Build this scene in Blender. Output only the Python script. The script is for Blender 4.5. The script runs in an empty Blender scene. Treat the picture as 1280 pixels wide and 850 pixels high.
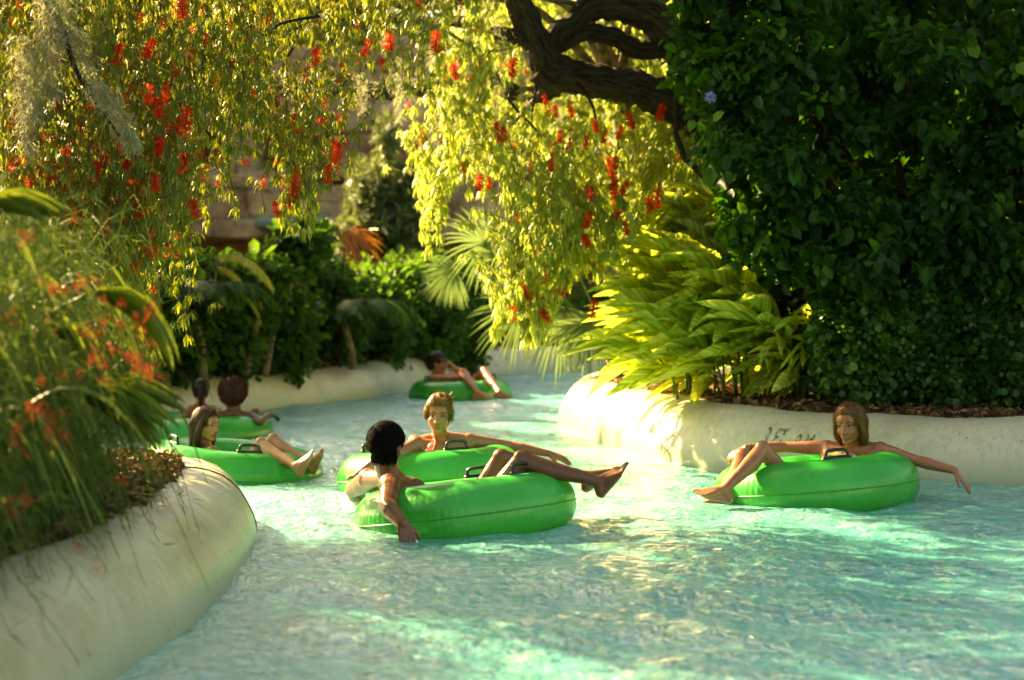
import bpy, math, random
import numpy as np
from mathutils import Vector, Matrix
from mathutils.geometry import tessellate_polygon
rng = np.random.default_rng(11)
random.seed(5)
scene = bpy.context.scene
C = scene.collection
R = math.radians
FPX, CAMH, HORY = 2200.0, 1.25, 365.0


def P(px, py, Y):
    return Vector(((px - 640) * Y / FPX, Y, CAMH - (py - HORY) * Y / FPX))


def PA(px, py, Y):
    px, py, Y = np.asarray(px, float), np.asarray(py, float), np.asarray(Y, float)
    return np.stack([(px - 640) * Y / FPX, Y + 0 * px, CAMH - (py - HORY) * Y / FPX], -1)


def tag(o, label=None, cat=None, group=None, kind=None):
    if label: o['label'] = label
    if cat: o['category'] = cat
    if group: o['group'] = group
    if kind: o['kind'] = kind
    return o


def thing(name, label, cat, group=None, loc=(0, 0, 0)):
    o = bpy.data.objects.new(name, None)
    o.empty_display_size = .1
    C.objects.link(o)
    o.location = loc
    return tag(o, label, cat, group)


def link(name, me, parent=None):
    o = bpy.data.objects.new(name, me)
    C.objects.link(o)
    if parent: o.parent = parent
    return o


def np_mesh(name, V, quads=None, tris=None, attrs=None, smooth=False):
    me = bpy.data.meshes.new(name)
    V = np.asarray(V, np.float32).reshape(-1, 3)
    q = np.zeros((0, 4), np.int32) if quads is None else np.asarray(quads, np.int32).reshape(-1, 4)
    t = np.zeros((0, 3), np.int32) if tris is None else np.asarray(tris, np.int32).reshape(-1, 3)
    me.vertices.add(len(V)); me.vertices.foreach_set('co', V.ravel())
    me.loops.add(q.size + t.size)
    me.loops.foreach_set('vertex_index', np.concatenate([q.ravel(), t.ravel()]))
    me.polygons.add(len(q) + len(t))
    st = np.concatenate([np.arange(len(q)) * 4, q.size + np.arange(len(t)) * 3]).astype(np.int32)
    me.polygons.foreach_set('loop_start', st)
    me.update(calc_edges=True)
    if smooth:
        me.polygons.foreach_set('use_smooth', np.ones(len(me.polygons), bool))
    for k, a in (attrs or {}).items():
        at = me.attributes.new(k, 'FLOAT', 'POINT')
        at.data.foreach_set('value', np.asarray(a, np.float32).ravel())
    return me


def mk(name, V, quads, mat, parent=None, tris=None, attrs=None, smooth=False):
    me = np_mesh(name, V, quads, tris, attrs, smooth)
    me.materials.append(mat)
    return link(name, me, parent)


def nrmz(a):
    return a / np.maximum(np.linalg.norm(a, axis=-1, keepdims=True), 1e-9)


class Acc:
    """collects geometry for ONE mesh"""
    def __init__(s): s.V, s.Q, s.T, s.r, s.u, s.v, s.n = [], [], [], [], [], [], 0
    def add(s, V, Q=None, T=None, r=None, u=None, v=None):
        V = np.asarray(V, float).reshape(-1, 3); k = len(V)
        if k == 0: return
        s.V.append(V)
        if Q is not None and len(Q): s.Q.append(np.asarray(Q).reshape(-1, 4) + s.n)
        if T is not None and len(T): s.T.append(np.asarray(T).reshape(-1, 3) + s.n)
        z = np.zeros(k)
        s.r.append(z + (0.5 if r is None else np.asarray(r).ravel()))
        s.u.append(z + (0 if u is None else np.asarray(u).ravel()))
        s.v.append(z + (0 if v is None else np.asarray(v).ravel()))
        s.n += k
    def scatter(s, tm, pos, d, nr, sc, r=None):
        tv, tq = tm
        pos = np.asarray(pos, float); N = len(pos)
        if N == 0: return
        x = nrmz(np.asarray(d, float)); y = nrmz(np.cross(nr, x)); z = np.cross(x, y)
        sc = np.broadcast_to(np.asarray(sc, float).reshape(N, -1) if np.ndim(sc) else np.full((N, 1), float(sc)), (N, 3)) if np.ndim(sc) < 2 or np.asarray(sc).shape[1] != 3 else np.asarray(sc, float)
        V = pos[:, None, :] + (tv[None, :, 0, None] * sc[:, None, 0, None]) * x[:, None, :] \
            + (tv[None, :, 1, None] * sc[:, None, 1, None]) * y[:, None, :] + (tv[None, :, 2, None] * sc[:, None, 2, None]) * z[:, None, :]
        k = len(tv)
        Q = tq[None] + (np.arange(N) * k)[:, None, None]
        rr = np.repeat(rng.random(N) if r is None else r, k)
        s.add(V, Q, r=rr, u=np.tile(tv[:, 1] / max(abs(tv[:, 1]).max(), 1e-6), N), v=np.tile(tv[:, 0], N))
    def tube(s, pts, rad, seg=8, r=.5, closed=False, wob=0.0):
        pts = np.asarray([tuple(p) for p in pts], float); n = len(pts)
        rad = np.broadcast_to(np.asarray(rad, float), (n,))
        if closed: tan = np.roll(pts, -1, 0) - np.roll(pts, 1, 0)
        else: tan = np.gradient(pts, axis=0)
        tan = nrmz(tan)
        ref = np.array([0.13, 0.21, 1.0]) if abs(tan[0, 2]) < .9 else np.array([1.0, .1, 0])
        a = nrmz(np.cross(tan[0], ref)); A = [a]
        for i in range(1, n):
            a = a - tan[i] * a.dot(tan[i]); a = a / max(np.linalg.norm(a), 1e-9); A.append(a)
        A = np.array(A); B = np.cross(tan, A)
        th = np.linspace(0, 2 * np.pi, seg, endpoint=False)
        rr = rad[:, None] * (1 + wob * (rng.random((n, seg)) - .5) * 2)
        V = pts[:, None] + rr[..., None] * (np.cos(th)[None, :, None] * A[:, None] + np.sin(th)[None, :, None] * B[:, None])
        Q = []
        m = n if closed else n - 1
        i = np.arange(m)[:, None]; j = np.arange(seg)[None]; i2 = (i + 1) % n; j2 = (j + 1) % seg
        Q = np.stack([i * seg + j, i * seg + j2, i2 * seg + j2, i2 * seg + j], -1).reshape(-1, 4)
        V = V.reshape(-1, 3)
        L = np.concatenate([[0], np.cumsum(np.linalg.norm(np.diff(pts, axis=0), axis=1))])
        vv = np.repeat(L, seg)
        if not closed:
            c0, c1 = len(V), len(V) + 1
            V = np.vstack([V, pts[0], pts[-1]])
            jj = np.arange(seg); j2 = (jj + 1) % seg
            T = np.concatenate([np.stack([np.full(seg, c0), j2, jj], -1), np.stack([np.full(seg, c1), (n - 1) * seg + jj, (n - 1) * seg + j2], -1)])
            s.add(V, Q, T, r=r, u=np.concatenate([np.tile(th, n), [0, 0]]), v=np.concatenate([vv, [0, L[-1]]]))
        else:
            s.add(V, Q, r=r, u=np.tile(th, n), v=vv)
    def ok(s): return s.n > 0
    def build(s, name, mat, parent=None, smooth=False, label=None):
        V = np.concatenate(s.V)
        Q = np.concatenate(s.Q) if s.Q else None
        T = np.concatenate(s.T) if s.T else None
        o = mk(name, V, Q, mat, parent, T, {'rnd': np.concatenate(s.r), 'lu': np.concatenate(s.u), 'lv': np.concatenate(s.v)}, smooth)
        if label: o['label'] = label
        return o


def catmull(pts, per=8, closed=False):
    p = np.array([tuple(q) for q in pts], float)
    n = len(p); out = []
    for i in range(n - 1):
        p0 = p[max(i - 1, 0)]; p1 = p[i]; p2 = p[i + 1]; p3 = p[min(i + 2, n - 1)]
        for t in np.linspace(0, 1, per, endpoint=False):
            out.append(.5 * ((2 * p1) + (-p0 + p2) * t + (2 * p0 - 5 * p1 + 4 * p2 - p3) * t * t + (-p0 + 3 * p1 - 3 * p2 + p3) * t ** 3))
    out.append(p[-1])
    return np.array(out)


_ph = rng.random((3, 6)) * 6.28
_fr = rng.normal(size=(3, 6, 3))


def snoise(p, wl):
    """cheap smooth noise about -1..1 at wavelength wl"""
    p = np.asarray(p, float) * (6.28 / wl) * .55
    s = 0
    for k in range(3):
        q = p * (1.9 ** k) if k else p
        v = 0
        for j in range(3):
            v = v + np.sin(q @ _fr[k, j] + _ph[k, j]) * np.cos(q @ _fr[k, j + 3] + _ph[k, j + 3])
        s = s + v / (1.6 ** k)
    return s / 3.0

# leaf templates: x along the leaf, y across, z up
def tpl(rows, tip=(1, 0, 0)):
    """rows of (x, halfwidth, droop, fold)"""
    V = []; Q = []
    for (x, w, z, f) in rows:
        V += [(x, w, z + f), (x, 0, z), (x, -w, z + f)]
    for i in range(len(rows) - 1):
        a = i * 3; b = a + 3
        Q += [(a, b, b + 1, a + 1), (a + 1, b + 1, b + 2, a + 2)]
    return np.array(V, float), np.array(Q)
T_NARROW = (np.array([(0, 0, 0), (.45, .5, .1), (1, 0, -.15), (.45, -.5, .1)], float), np.array([(0, 1, 2, 3)]))
T_OVAL = (np.array([(0, 0, 0), (.28, .42, .16), (.7, .44, .12), (1, 0, -.12), (.7, -.44, .12), (.28, -.42, .16)], float),
          np.array([(0, 1, 2, 3), (0, 3, 4, 5)]))
T_LONG = tpl([(0, .02, 0, 0), (.15, .55, .03, .14), (.35, .95, .05, .2), (.55, 1, .03, .18), (.75, .75, -.02, .12), (.9, .38, -.08, .06), (1, .01, -.13, 0)])
T_BLADE = tpl([(0, .25, 0, .1), (.25, .8, .03, .25), (.5, 1, .02, .25), (.75, .75, -.05, .15), (.92, .35, -.14, .05), (1, .02, -.22, 0)])


def rand_dirs(n): return nrmz(rng.normal(size=(n, 3)))


def cloud(acc, blobs, ncl, nper, size, tm=T_OVAL, spread=.1, droop=.3, width=.64, gap=.0, gapwl=.6, shell=.45, out=.8, cull=None):
    """leaf clusters through the volume of ellipsoid blobs"""
    vol = np.array([b[1][0] * b[1][1] * b[1][2] for b in blobs]); vol = vol ** .75; vol /= vol.sum()
    idx = rng.choice(len(blobs), ncl, p=vol)
    c = np.array([tuple(b[0]) for b in blobs])[idx]; r = np.array([tuple(b[1]) for b in blobs])[idx]
    d = rand_dirs(ncl); rad = rng.random(ncl) ** shell
    rad *= 1 + .22 * snoise(d * 1.0 + idx[:, None] * 3.1, 1.1)
    p = c + d * r * rad[:, None]
    if gap > -1:
        keep = snoise(p, gapwl) > (-1 + gap)
        p, d = p[keep], d[keep]
    if cull is not None:
        k = cull(p); p, d = p[k], d[k]
    n = len(p)
    lp = np.repeat(p, nper, 0) + rng.normal(size=(n * nper, 3)) * spread * .55
    ld = np.repeat(d, nper, 0) * out + rng.normal(size=(n * nper, 3)) * .7 + np.array([0, 0, -droop])
    nn = np.repeat(d, nper, 0) * .5 + rng.normal(size=(n * nper, 3)) * .45 + np.array([0, 0, .8])
    s = size * rng.uniform(.6, 1.25, n * nper) * np.repeat(rng.uniform(.6, 1.45, n) ** 1.2, nper)
    sc = np.stack([s, s * width, s], -1)
    rr = np.clip(np.repeat(rng.random(n), nper) * .6 + rng.random(n * nper) * .4, 0, 1)
    acc.scatter(tm, lp, ld, nn, sc, rr)
    return p
# ---------------------------------------------------------------- materials
def nt(name):
    m = bpy.data.materials.new(name); m.use_nodes = True
    t = m.node_tree; t.nodes.clear()
    return m, t, t.nodes, t.links


def nd(N, typ, **kw):
    n = N.new(typ)
    for k, v in kw.items():
        if k.startswith('i_'):
            key = k[2:].replace('_', ' ')
            n.inputs[key].default_value = v
        else: setattr(n, k, v)
    return n


def ramp(N, stops, interp='LINEAR'):
    r = N.new('ShaderNodeValToRGB'); r.color_ramp.interpolation = interp
    e = r.color_ramp.elements
    while len(e) > 1: e.remove(e[0])
    e[0].position = stops[0][0]; e[0].color = (*stops[0][1], 1)
    for p, c in stops[1:]:
        x = e.new(p); x.color = (*c, 1)
    return r


def leaf_mat(name, stops, trans=(.5, .6, .1), tf=.4, rough=.45, spec=.5, stripes=None):
    m, t, N, L = nt(name)
    at = nd(N, 'ShaderNodeAttribute', attribute_name='rnd')
    r = ramp(N, stops); L.new(at.outputs['Fac'], r.inputs[0])
    col = r.outputs[0]
    if stripes:
        u = nd(N, 'ShaderNodeAttribute', attribute_name='lu'); v = nd(N, 'ShaderNodeAttribute', attribute_name='lv')
        au = nd(N, 'ShaderNodeMath', operation='ABSOLUTE'); L.new(u.outputs['Fac'], au.inputs[0])
        m1 = nd(N, 'ShaderNodeMath', operation='MULTIPLY_ADD'); L.new(au.outputs[0], m1.inputs[0]); m1.inputs[1].default_value = -.28; L.new(v.outputs['Fac'], m1.inputs[2])
        a2 = nd(N, 'ShaderNodeMath', operation='MULTIPLY_ADD'); L.new(at.outputs['Fac'], a2.inputs[0]); a2.inputs[1].default_value = 3.1; L.new(m1.outputs[0], a2.inputs[2])
        cx = nd(N, 'ShaderNodeCombineXYZ'); L.new(a2.outputs[0], cx.inputs[0])
        nz = nd(N, 'ShaderNodeTexNoise', i_Scale=9.0, i_Detail=2.0); L.new(cx.outputs[0], nz.inputs['Vector'])
        rr = ramp(N, [(.44, (0, 0, 0)), (.56, (1, 1, 1))]); L.new(nz.outputs['Fac'], rr.inputs[0])
        mx = nd(N, 'ShaderNodeMixRGB'); L.new(rr.outputs[0], mx.inputs[0]); L.new(col, mx.inputs[1]); mx.inputs[2].default_value = (*stripes, 1)
        col = mx.outputs[0]
    p = nd(N, 'ShaderNodeBsdfPrincipled', i_Roughness=rough); p.inputs['Specular IOR Level'].default_value = spec
    L.new(col, p.inputs['Base Color'])
    tr = N.new('ShaderNodeBsdfTranslucent')
    mc = nd(N, 'ShaderNodeMixRGB'); mc.inputs[0].default_value = .55; L.new(col, mc.inputs[1]); mc.inputs[2].default_value = (*trans, 1)
    L.new(mc.outputs[0], tr.inputs[0])
    mix = N.new('ShaderNodeMixShader'); mix.inputs[0].default_value = tf
    L.new(p.outputs[0], mix.inputs[1]); L.new(tr.outputs[0], mix.inputs[2])
    o = N.new('ShaderNodeOutputMaterial'); L.new(mix.outputs[0], o.inputs[0])
    return m


def plain(name, col, rough=.5, spec=.5, noise=None, col2=None, bump=0, bscale=20, metal=0, coat=0, sss=0, stretch=(1, 1, 1), detail=4, coords='Object', lo=.35, hi=.65):
    m, t, N, L = nt(name)
    p = nd(N, 'ShaderNodeBsdfPrincipled', i_Roughness=rough, i_Metallic=metal)
    p.inputs['Specular IOR Level'].default_value = spec
    p.inputs['Coat Weight'].default_value = coat
    if sss:
        p.inputs['Subsurface Weight'].default_value = sss; p.inputs['Subsurface Scale'].default_value = .02
        p.inputs['Subsurface Radius'].default_value = (1, .4, .2)
    p.inputs['Base Color'].default_value = (*col, 1)
    tc = N.new('ShaderNodeTexCoord'); mp = N.new('ShaderNodeMapping'); mp.inputs['Scale'].default_value = stretch
    L.new(tc.outputs[coords], mp.inputs[0])
    if noise:
        n = nd(N, 'ShaderNodeTexNoise', i_Scale=noise, i_Detail=float(detail)); L.new(mp.outputs[0], n.inputs['Vector'])
        r = ramp(N, [(lo, col), (hi, col2)]); L.new(n.outputs['Fac'], r.inputs[0]); L.new(r.outputs[0], p.inputs['Base Color'])
    if bump:
        n2 = nd(N, 'ShaderNodeTexNoise', i_Scale=bscale, i_Detail=5.0); L.new(mp.outputs[0], n2.inputs['Vector'])
        b = nd(N, 'ShaderNodeBump', i_Strength=bump, i_Distance=.01); L.new(n2.outputs['Fac'], b.inputs['Height']); L.new(b.outputs[0], p.inputs['Normal'])
    o = N.new('ShaderNodeOutputMaterial'); L.new(p.outputs[0], o.inputs[0])
    return m


M = {}
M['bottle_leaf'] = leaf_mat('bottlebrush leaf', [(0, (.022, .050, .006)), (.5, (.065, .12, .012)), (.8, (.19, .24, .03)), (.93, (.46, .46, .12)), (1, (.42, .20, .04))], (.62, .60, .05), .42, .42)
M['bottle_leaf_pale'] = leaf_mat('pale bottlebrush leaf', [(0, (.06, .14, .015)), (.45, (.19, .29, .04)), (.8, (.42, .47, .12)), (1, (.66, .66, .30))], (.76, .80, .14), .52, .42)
M['broad_leaf'] = leaf_mat('broad glossy leaf', [(0, (.004, .020, .003)), (.6, (.011, .050, .005)), (.82, (.035, .12, .010)), (1, (.15, .28, .025))], (.14, .42, .014), .30, .42, .22)
M['small_leaf'] = leaf_mat('small shrub leaf', [(0, (.012, .045, .006)), (.6, (.035, .115, .012)), (1, (.11, .24, .03))], (.16, .40, .03), .35, .4)
M['oak_leaf'] = leaf_mat('oak leaf', [(0, (.03, .08, .01)), (.6, (.07, .15, .02)), (1, (.18, .28, .05))], (.5, .62, .06), .45, .45)
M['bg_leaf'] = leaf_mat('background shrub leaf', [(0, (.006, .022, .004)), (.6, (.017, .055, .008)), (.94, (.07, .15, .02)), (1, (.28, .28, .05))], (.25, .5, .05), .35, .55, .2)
M['far_leaf'] = leaf_mat('far tree leaf', [(0, (.08, .13, .02)), (.6, (.18, .25, .04)), (1, (.38, .42, .09))], (.7, .7, .1), .5, .5)
M['needle'] = leaf_mat('conifer needle', [(0, (.03, .06, .015)), (.7, (.07, .12, .03)), (1, (.2, .24, .08))], (.4, .45, .1), .3, .5)
M['ginger_leaf'] = leaf_mat('variegated ginger leaf', [(0, (.12, .27, .025)), (.6, (.22, .40, .035)), (1, (.34, .50, .06))], (.84, .90, .08), .52, .3, .5, stripes=(.76, .76, .22))
M['palm_leaf'] = leaf_mat('palm leaf', [(0, (.02, .06, .015)), (.7, (.05, .13, .03)), (1, (.16, .26, .06))], (.35, .52, .08), .3, .35, .5)
M['fg_leaf'] = leaf_mat('lady palm leaf', [(0, (.025, .07, .010)), (.6, (.06, .13, .015)), (1, (.20, .26, .03))], (.45, .5, .05), .35, .35, .5)
M['fire_stem'] = leaf_mat('firecracker stem', [(0, (.035, .08, .010)), (.6, (.08, .15, .016)), (1, (.26, .30, .05))], (.4, .5, .08), .35, .5)
M['fan_leaf'] = leaf_mat('fan palm leaf', [(0, (.05, .10, .035)), (.6, (.10, .18, .065)), (1, (.26, .33, .12))], (.4, .55, .15), .35, .4, .4)
M['yellow_leaf'] = leaf_mat('yellow palm leaf', [(0, (.25, .28, .03)), (1, (.5, .45, .06))], (.8, .7, .1), .45, .4)
M['orange_leaf'] = leaf_mat('orange leaf', [(0, (.30, .06, .01)), (1, (.52, .20, .03))], (.7, .25, .03), .35, .5)
M['red_flower'] = leaf_mat('red bottlebrush flower', [(0, (.62, .015, .008)), (.7, (.80, .045, .015)), (1, (.9, .16, .04))], (1, .12, .04), .4, .6, .2)
M['coral_flower'] = leaf_mat('coral firecracker flower', [(0, (.65, .012, .015)), (1, (.85, .05, .04))], (1, .06, .04), .35, .5, .2)
M['violet_flower'] = leaf_mat('violet flower', [(0, (.22, .20, .55)), (1, (.45, .42, .8))], (.5, .5, .9), .35, .6, .2)
M['moss'] = leaf_mat('spanish moss', [(0, (.16, .17, .09)), (.6, (.30, .30, .18)), (1, (.50, .48, .32))], (.62, .60, .34), .45, .8, .1)
M['litter'] = leaf_mat('leaf litter', [(0, (.05, .028, .012)), (.5, (.14, .075, .03)), (.85, (.30, .17, .07)), (1, (.52, .34, .16))], (.4, .2, .06), .15, .6, .3)
M['bark_old'] = plain('oak bark', (.035, .026, .016), .85, .3, 14, (.12, .095, .06), 1.0, 30, stretch=(1, 1, 1), detail=6)
M['bark_pale'] = plain('pale bark', (.08, .06, .04), .85, .3, 9, (.22, .18, .12), .8, 26, detail=6)
M['twig'] = plain('twig', (.07, .05, .025), .8, .3, 9, (.16, .12, .06))
M['soil'] = plain('soil', (.028, .017, .010), .95, .2, 5, (.085, .052, .028), 1.0, 26, detail=8)
M['rock'] = None
M['poolfloor'] = plain('pool floor', (.20, .52, .46), .8, .3, 1.2, (.30, .62, .54))
M['black'] = plain('black rubber', (.012, .011, .010), .32, .5, 40, (.02, .018, .016), .2, 60)
M['skin_tan'] = plain('tanned skin', (.34, .120, .056), .34, .5, 9, (.42, .160, .076), .12, 90, sss=.12)
M['skin_man'] = plain('deep tanned skin', (.17, .055, .021), .32, .5, 9, (.22, .078, .030), .12, 90, sss=.1)
M['skin_fair'] = plain('light skin', (.36, .17, .075), .42, .5, 9, (.42, .21, .10), .12, 90, sss=.14)
M['skin_brown'] = plain('brown skin', (.12, .050, .020), .42, .5, 9, (.16, .068, .028), .12, 90, sss=.1)
M['lips'] = plain('lips', (.36, .11, .075), .35)
M['brow'] = plain('eyebrow', (.06, .032, .014), .8)
M['eye_white'] = plain('eye white', (.55, .50, .44), .2)
M['iris'] = plain('iris', (.018, .013, .009), .1)
def hair_mat(name, a, b):
    m, t, N, L = nt(name)
    at = nd(N, 'ShaderNodeAttribute', attribute_name='rnd')
    r = ramp(N, [(0, tuple(x * .75 for x in a)), (.5, tuple((x + y) / 2 for x, y in zip(a, b))), (1, tuple(y * 1.15 for y in b))]); L.new(at.outputs['Fac'], r.inputs[0])
    p = nd(N, 'ShaderNodeBsdfPrincipled', i_Roughness=.40); p.inputs['Specular IOR Level'].default_value = .45; L.new(r.outputs[0], p.inputs['Base Color'])
    tr = N.new('ShaderNodeBsdfTranslucent'); L.new(r.outputs[0], tr.inputs[0])
    mix = N.new('ShaderNodeMixShader'); mix.inputs[0].default_value = .22; L.new(p.outputs[0], mix.inputs[1]); L.new(tr.outputs[0], mix.inputs[2])
    o = N.new('ShaderNodeOutputMaterial'); L.new(mix.outputs[0], o.inputs[0])
    return m
M['hair_black'] = plain('black hair', (.002, .0015, .001), .8, .1, 60, (.006, .004, .0025), .6, 90)
M['hair_blonde'] = hair_mat('blonde hair', (.17, .080, .022), (.36, .20, .065))
M['hair_gold'] = hair_mat('golden hair', (.15, .055, .012), (.30, .13, .032))
M['hair_brown'] = hair_mat('brown hair', (.045, .017, .006), (.11, .042, .014))
M['hair_dark'] = hair_mat('dark brown hair', (.018, .008, .004), (.05, .02, .009))
M['hair_auburn'] = hair_mat('auburn hair', (.07, .014, .004), (.16, .035, .008))
M['red_cloth'] = plain('red cloth', (.55, .02, .03), .6, .3, 30, (.66, .04, .05))
M['coral_cloth'] = plain('coral cloth', (.75, .07, .07), .6, .3, 30, (.82, .11, .1))
M['white_cloth'] = plain('white cloth', (.75, .72, .6), .6, .3)
M['dark_cloth'] = plain('dark cloth', (.03, .035, .03), .6, .3, 14, (.05, .05, .04))
M['floral'] = None
M['paint'] = plain('faded black paint', (.10, .09, .05), .7, .2, 60, (.45, .42, .28), lo=.45, hi=.62)


def mat_floral():
    m, t, N, L = nt('floral cloth')
    tc = N.new('ShaderNodeTexCoord')
    v = nd(N, 'ShaderNodeTexVoronoi', i_Scale=26.0); L.new(tc.outputs['Object'], v.inputs['Vector'])
    r = ramp(N, [(0, (.80, .28, .05)), (.3, (.78, .62, .16)), (.55, (.74, .66, .24)), (.75, (.16, .34, .06))])
    L.new(v.outputs['Distance'], r.inputs[0])
    n = nd(N, 'ShaderNodeTexNoise', i_Scale=34.0); L.new(tc.outputs['Object'], n.inputs['Vector'])
    mx = nd(N, 'ShaderNodeMixRGB', blend_type='MULTIPLY'); mx.inputs[0].default_value = .4; L.new(r.outputs[0], mx.inputs[1]); L.new(n.outputs['Fac'], mx.inputs[2])
    p = nd(N, 'ShaderNodeBsdfPrincipled', i_Roughness=.6); L.new(mx.outputs[0], p.inputs['Base Color'])
    o = N.new('ShaderNodeOutputMaterial'); L.new(p.outputs[0], o.inputs[0])
    return m
M['floral'] = mat_floral()


def mat_wall():
    m, t, N, L = nt('cream pool wall paint')
    tc = N.new('ShaderNodeTexCoord')
    n1 = nd(N, 'ShaderNodeTexNoise', i_Scale=1.3, i_Detail=8.0, i_Roughness=.62); L.new(tc.outputs['Object'], n1.inputs['Vector'])
    r1 = ramp(N, [(.30, (.42, .37, .22)), (.48, (.59, .54, .37)), (.7, (.68, .63, .46))]); L.new(n1.outputs['Fac'], r1.inputs[0])
    mp = N.new('ShaderNodeMapping'); mp.inputs['Scale'].default_value = (16, 16, 1.3); L.new(tc.outputs['Object'], mp.inputs[0])
    n2 = nd(N, 'ShaderNodeTexNoise', i_Scale=1.6, i_Detail=6.0, i_Roughness=.6); L.new(mp.outputs[0], n2.inputs['Vector'])
    r2 = ramp(N, [(.36, (.66, .63, .46)), (.55, (1, 1, 1))]); L.new(n2.outputs['Fac'], r2.inputs[0])
    mx = nd(N, 'ShaderNodeMixRGB', blend_type='MULTIPLY'); mx.inputs[0].default_value = .4; L.new(r1.outputs[0], mx.inputs[1]); L.new(r2.outputs[0], mx.inputs[2])
    # algae / scum band just above the water
    sx = N.new('ShaderNodeSeparateXYZ'); g = N.new('ShaderNodeNewGeometry'); L.new(g.outputs['Position'], sx.inputs[0])
    ad = nd(N, 'ShaderNodeMath', operation='MULTIPLY_ADD'); L.new(n2.outputs['Fac'], ad.inputs[0]); ad.inputs[1].default_value = -.14; L.new(sx.outputs['Z'], ad.inputs[2])
    mr = nd(N, 'ShaderNodeMapRange'); L.new(ad.outputs[0], mr.inputs['Value']); mr.inputs['From Min'].default_value = -.05; mr.inputs['From Max'].default_value = .10
    mr.inputs['To Min'].default_value = .8; mr.inputs['To Max'].default_value = 0
    mx2 = nd(N, 'ShaderNodeMixRGB'); L.new(mr.outputs[0], mx2.inputs[0]); L.new(mx.outputs[0], mx2.inputs[1]); mx2.inputs[2].default_value = (.34, .40, .25, 1)
    # dark specks
    n3 = nd(N, 'ShaderNodeTexNoise', i_Scale=24.0, i_Detail=4.0); L.new(tc.outputs['Object'], n3.inputs['Vector'])
    r3 = ramp(N, [(.27, (.3, .24, .12)), (.33, (1, 1, 1))]); L.new(n3.outputs['Fac'], r3.inputs[0])
    mx3 = nd(N, 'ShaderNodeMixRGB', blend_type='MULTIPLY'); mx3.inputs[0].default_value = .8; L.new(mx2.outputs[0], mx3.inputs[1]); L.new(r3.outputs[0], mx3.inputs[2])
    p = nd(N, 'ShaderNodeBsdfPrincipled'); L.new(mx3.outputs[0], p.inputs['Base Color'])
    rr = nd(N, 'ShaderNodeMapRange'); L.new(n1.outputs['Fac'], rr.inputs['Value']); rr.inputs['To Min'].default_value = .22; rr.inputs['To Max'].default_value = .5; L.new(rr.outputs[0], p.inputs['Roughness'])
    n4 = nd(N, 'ShaderNodeTexNoise', i_Scale=7.0, i_Detail=6.0); L.new(tc.outputs['Object'], n4.inputs['Vector'])
    b = nd(N, 'ShaderNodeBump', i_Strength=.5, i_Distance=.02); L.new(n4.outputs['Fac'], b.inputs['Height']); L.new(b.outputs[0], p.inputs['Normal'])
    o = N.new('ShaderNodeOutputMaterial'); L.new(p.outputs[0], o.inputs[0])
    return m
M['wall'] = mat_wall()


def mat_rock():
    m, t, N, L = nt('tan artificial rock')
    tc = N.new('ShaderNodeTexCoord')
    n1 = nd(N, 'ShaderNodeTexNoise', i_Scale=1.4, i_Detail=9.0, i_Roughness=.65); L.new(tc.outputs['Object'], n1.inputs['Vector'])
    r1 = ramp(N, [(.3, (.16, .10, .055)), (.48, (.36, .25, .14)), (.62, (.50, .37, .22)), (.8, (.42, .36, .25))]); L.new(n1.outputs['Fac'], r1.inputs[0])
    at = nd(N, 'ShaderNodeAttribute', attribute_name='rnd')
    r2 = ramp(N, [(0, (.25, .22, .18)), (.35, (.85, .8, .75)), (1, (1.1, 1.0, .95))]); L.new(at.outputs['Fac'], r2.inputs[0])
    mx = nd(N, 'ShaderNodeMixRGB', blend_type='MULTIPLY'); mx.inputs[0].default_value = .8; L.new(r1.outputs[0], mx.inputs[1]); L.new(r2.outputs[0], mx.inputs[2])
    p = nd(N, 'ShaderNodeBsdfPrincipled', i_Roughness=.85); L.new(mx.outputs[0], p.inputs['Base Color'])
    n4 = nd(N, 'ShaderNodeTexNoise', i_Scale=6.0, i_Detail=8.0); L.new(tc.outputs['Object'], n4.inputs['Vector'])
    b = nd(N, 'ShaderNodeBump', i_Strength=.8, i_Distance=.06); L.new(n4.outputs['Fac'], b.inputs['Height']); L.new(b.outputs[0], p.inputs['Normal'])
    o = N.new('ShaderNodeOutputMaterial'); L.new(p.outputs[0], o.inputs[0])
    return m
M['rock'] = mat_rock()
M['bluerock'] = plain('painted blue grey rock', (.10, .17, .16), .8, .2, 2.2, (.22, .28, .23), .6, 8)


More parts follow.
